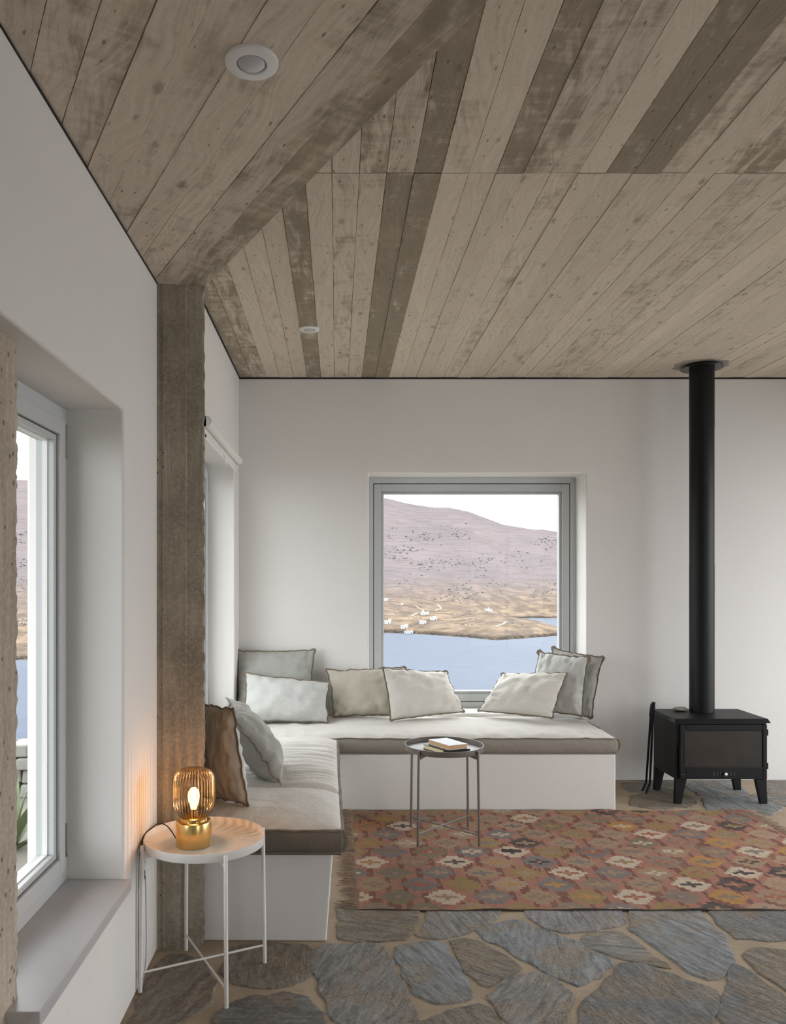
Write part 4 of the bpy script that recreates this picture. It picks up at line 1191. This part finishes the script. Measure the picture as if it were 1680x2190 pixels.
def hit(x, y):
    u = (x - PX) / F; s = (PY - y) / F
    Y = 560.0
    while Y < 2300:
        if EYE + s * Y < terrain(u, Y): break
        Y += 2.0
    return Vector((u * Y, Y, terrain(u, Y)))
M['house'] = simple('whitewashed_house', (.36, .36, .35), .9)
M['house_dark'] = simple('house_opening', (.03, .035, .045), .7)
M['house_roof'] = simple('tiled_house_roof', (.20, .085, .05), .9)
HOUSES = []
def house(label, x0, x1, yb, yt, extra=None, roof='flat', cat='house', openings=2):
    b = hit((x0 + x1) / 2, yb); s = b.y / F
    HOUSES.append(b)
    w = (x1 - x0) * s; hh = (yb - yt) * s; d = w * .6
    t = thing('house' if cat == 'house' else 'chapel', b, label, cat, 'white houses across the bay')
    X, Y, Z = b
    MB().box(X - w / 2, X + w / 2, Y, Y + d, Z - 4, Z + hh).build('wall', M['house'], t)
    if roof == 'flat': MB().box(X - w / 2 - .1, X + w / 2 + .1, Y - .1, Y + d + .1, Z + hh, Z + hh + .35).build('parapet', M['house'], t)
    else:
        MB().add([(X - w / 2 - .2, Y - .2, Z + hh), (X + w / 2 + .2, Y - .2, Z + hh), (X + w / 2 + .2, Y + d + .2, Z + hh), (X - w / 2 - .2, Y + d + .2, Z + hh), (X - w / 2 - .2, Y + d / 2, Z + hh + 1.6), (X + w / 2 + .2, Y + d / 2, Z + hh + 1.6)], [(0, 1, 5, 4), (2, 3, 4, 5), (0, 4, 3), (1, 2, 5), (3, 2, 1, 0)]).build('roof', M['house_roof'], t)
    for k in range(openings):
        cx = X - w / 2 + w * (k + .6) / (openings + .2)
        dr = k == 1
        MB().box(cx - .35, cx + .35, Y - .06, Y + .1, Z + (0 if dr else hh * .45), Z + hh * (.5 if dr else .66)).build('door' if dr else 'window', M['house_dark'], t)
    if extra: extra(t, X, Y, Z, w, hh, d)
    return t
def wing(fx0, fx1, fh, dz=0):
    def f(t, X, Y, Z, w, hh, d):
        MB().box(X + fx0 * w, X + fx1 * w, Y + d * .3, Y + d * 1.1, Z - 4, Z + hh * fh).build('wing', M['house'], t)
    return f
def bell(t, X, Y, Z, w, hh, d):
    MB().box(X - w * .06, X + w * .06, Y + d * .3, Y + d * .5, Z + hh, Z + hh * 1.9).build('bell_tower', M['house'], t)
    MB().box(X - w * .9, X - w * .5, Y + d * .3, Y + d, Z - 4, Z + hh * .55).build('wing', M['house'], t)
house('white chapel with reddish roof at the water edge', 868, 883, 1356, 1348, wing(-.75, -.5, .75), 'gable', 'chapel')
house('white terraced house just above the chapel by the shore', 857, 871, 1345, 1339, wing(.1, .6, 1.5))
house('white house with grey shutters at the left window edge', 822, 834, 1335, 1328, wing(.2, .7, 1.5))
house('small white house highest up the slope at left', 821, 830, 1285, 1280.5, wing(-.7, -.4, .8))
house('long low white house in the middle of orange slope', 900, 916, 1316, 1310.5, wing(.3, .6, 1.3))
house('low cream house below the long white house', 898, 911, 1335, 1329, wing(-.6, -.3, 1.2))
house('white stepped house right of the cream house', 920, 934, 1327, 1322, wing(0, .4, 1.6))
house('white chapel on the headland crest with a small bell tower', 1037, 1052, 1308.5, 1303.5, bell, 'flat', 'chapel')
# dirt roads draped on the slope
M['road'] = simple('pale_dirt_road', rgb(128, 116, 102), .95)
for nm, ptsr in (('zigzag', [(930, 1308), (942, 1302), (940, 1298), (934, 1292)]), ('lower', [(880, 1318), (905, 1308), (893, 1300), (886, 1296)]), ('upper', [(846, 1288), (860, 1290), (858, 1295)]), ('headland', [(1060, 1341), (1076, 1335), (1082, 1330)])):
    P3 = spline([hit(*q) + Vector((0, 0, .5)) for q in ptsr], 8); m = len(P3); mb = MB(); vv = []
    for i, q in enumerate(P3):
        t_ = P3[min(i + 1, m - 1)] - P3[max(i - 1, 0)]; n_ = Vector((t_.y, -t_.x, 0)).normalized() * 1.5
        for sgn in (-1, 1):
            a = q + n_ * sgn; a.z = terrain(a.x / a.y, a.y) + .35; vv.append(a)
    mb.add(vv, [(2 * i, 2 * i + 1, 2 * i + 3, 2 * i + 2) for i in range(m - 1)])
    struct(mb.build('dirt_road', M['road']), 'pale dirt road on the ' + nm + ' part of the slope')
# scrub
sb = MB(); rs = random.Random(5)
ico = [(0, 0, 1)] + [(.9 * math.cos(a * math.pi / 3), .9 * math.sin(a * math.pi / 3), .25) for a in range(6)] + [(.8 * math.cos(a * math.pi / 3 + .5), .8 * math.sin(a * math.pi / 3 + .5), -.5) for a in range(6)]
icf = [(0, 1 + k, 1 + (k + 1) % 6) for k in range(6)] + [(1 + k, 7 + k, 1 + (k + 1) % 6) for k in range(6)] + [(7 + k, 7 + (k + 1) % 6, 1 + (k + 1) % 6) for k in range(6)]
cl = [(860, 1180, 30), (850, 1190, 26), (880, 1170, 20), (905, 1148, 24), (915, 1152, 18), (970, 1136, 26), (985, 1140, 14), (930, 1205, 30), (890, 1210, 18), (1000, 1205, 24), (1040, 1200, 30), (1020, 1230, 12), (985, 1262, 30), (960, 1275, 22), (1060, 1250, 14), (1130, 1210, 12), (1150, 1268, 10), (1180, 1260, 10), (1170, 1160, 30), (1190, 1170, 24), (840, 1140, 10), (1100, 1185, 14), (870, 1240, 12), (1000, 1280, 16), (1010, 1310, 14), (940, 1345, 16), (900, 1340, 10), (1100, 1330, 12), (990, 1325, 12), (845, 1330, 14), (50, 1150, 30), (48, 1250, 40), (52, 1330, 40), (55, 1210, 20)]
for cx, cy, n_ in cl:
    for k in range(n_):
        x, y = cx + rs.gauss(0, 17), cy + rs.gauss(0, 8)
        if y > 1338 and x > 300: continue
        q = hit(x, y)
        if q.y > 2250 or any((q - h_).length < 22 for h_ in HOUSES): continue
        r = rs.uniform(.7, 2.2) * (q.y / 1600) ; 
        sb.add([(q.x + p[0] * r * rs.uniform(.9, 1.6), q.y + p[1] * r, q.z + p[2] * r * .7 + r * .2) for p in ico], icf)
tag(sb.build('scrub', simple('dark_green_scrub', (.062, .066, .074), .95), None, None), 'scattered dark scrub bushes dotting the far hillside', 'shrubs', kind='stuff')

# ground around the house, terrace outside the near left window
gm = simple('stony_ground', (.16, .145, .12), .95, var=.3)
yard = struct(MB().box(-9, XL - WT - .0, -7, 8, -.5, -.12).box(XR + .2, 9, -7, 8, -.5, -.12).box(XL - WT, XR + .2, -7, YR - .2, -.5, -.12).box(XL - WT, XR + .2, YB + .42, 8, -.5, -.12).build('yard', gm))
struct(MB().add([(-60, 8, -.4), (60, 8, -.4), (140, 235, -63), (-140, 235, -63)], [(0, 1, 2, 3)]).add([(-60, -7, -.4), (-9, -7, -.4), (-9, 8, -.4), (-60, 8, -.4)], [(0, 1, 2, 3)]).build('near_slope', gm), 'steep ground falling from the house to the bay')
gw = thing('garden_wall', (-2.4, 6.0, -.12), 'low dry stone garden wall outside the near left window', 'wall')
rw = random.Random(21); gst = simple('pale_wall_stone', (.20, .19, .17), .9, var=.35, bump=.4, bscale=20)
z = -.12
for row in range(4):
    x = -3.4 + rw.uniform(0, .1); h_ = rw.uniform(.085, .11)
    while x < -1.6:
        w_ = rw.uniform(.14, .30)
        y0 = 5.85 + rw.uniform(-.02, .03)
        MB().hexa([(x + .006, y0, z), (x + w_ - .006, y0 + .01, z), (x + w_ - .006, y0 + .3, z), (x + .006, y0 + .3, z)], [(x + .012, y0 + .01, z + h_ - .008), (x + w_ - .015, y0 + .02, z + h_ - .006), (x + w_ - .015, y0 + .29, z + h_ - .006), (x + .012, y0 + .29, z + h_ - .008)]).build('stone', gst, gw, bevel=.012)
        x += w_
    z += h_
ag = thing('agave_plant', (-1.95, 4.75, -.12), 'green spiky agave plant outside the near left window', 'plant')
gm2 = simple('agave_leaf', (.10, .135, .06), .55, var=.25)
for k in range(9):
    a = k * 2.4; el = .5 + .11 * k; L = .85 - .03 * k
    d = Vector((math.cos(a) * math.cos(el), math.sin(a) * math.cos(el), math.sin(el))); sd = Vector((-math.sin(a), math.cos(a), 0)); up = d.cross(sd)
    vv = []; ff = []
    for i in range(9):
        s = i / 8; wd = .045 * (math.sin(math.pi * min(1, .18 + s * .82)) ** .8) * (1 - s * .3) + .001
        c_ = Vector((-1.95, 4.75, -.12)) + d * L * s - Vector((0, 0, .22 * s * s))
        vv += [c_ - sd * wd, c_ + up * -.012 * (1 - s), c_ + sd * wd, c_ + up * -.024 * (1 - s) - Vector((0, 0, .002))]
    for i in range(8):
        for q in range(4): ff.append((4 * i + q, 4 * i + (q + 1) % 4, 4 * i + 4 + (q + 1) % 4, 4 * i + 4 + q))
    MB().add(vv, ff).build('leaf', gm2, ag, 60)
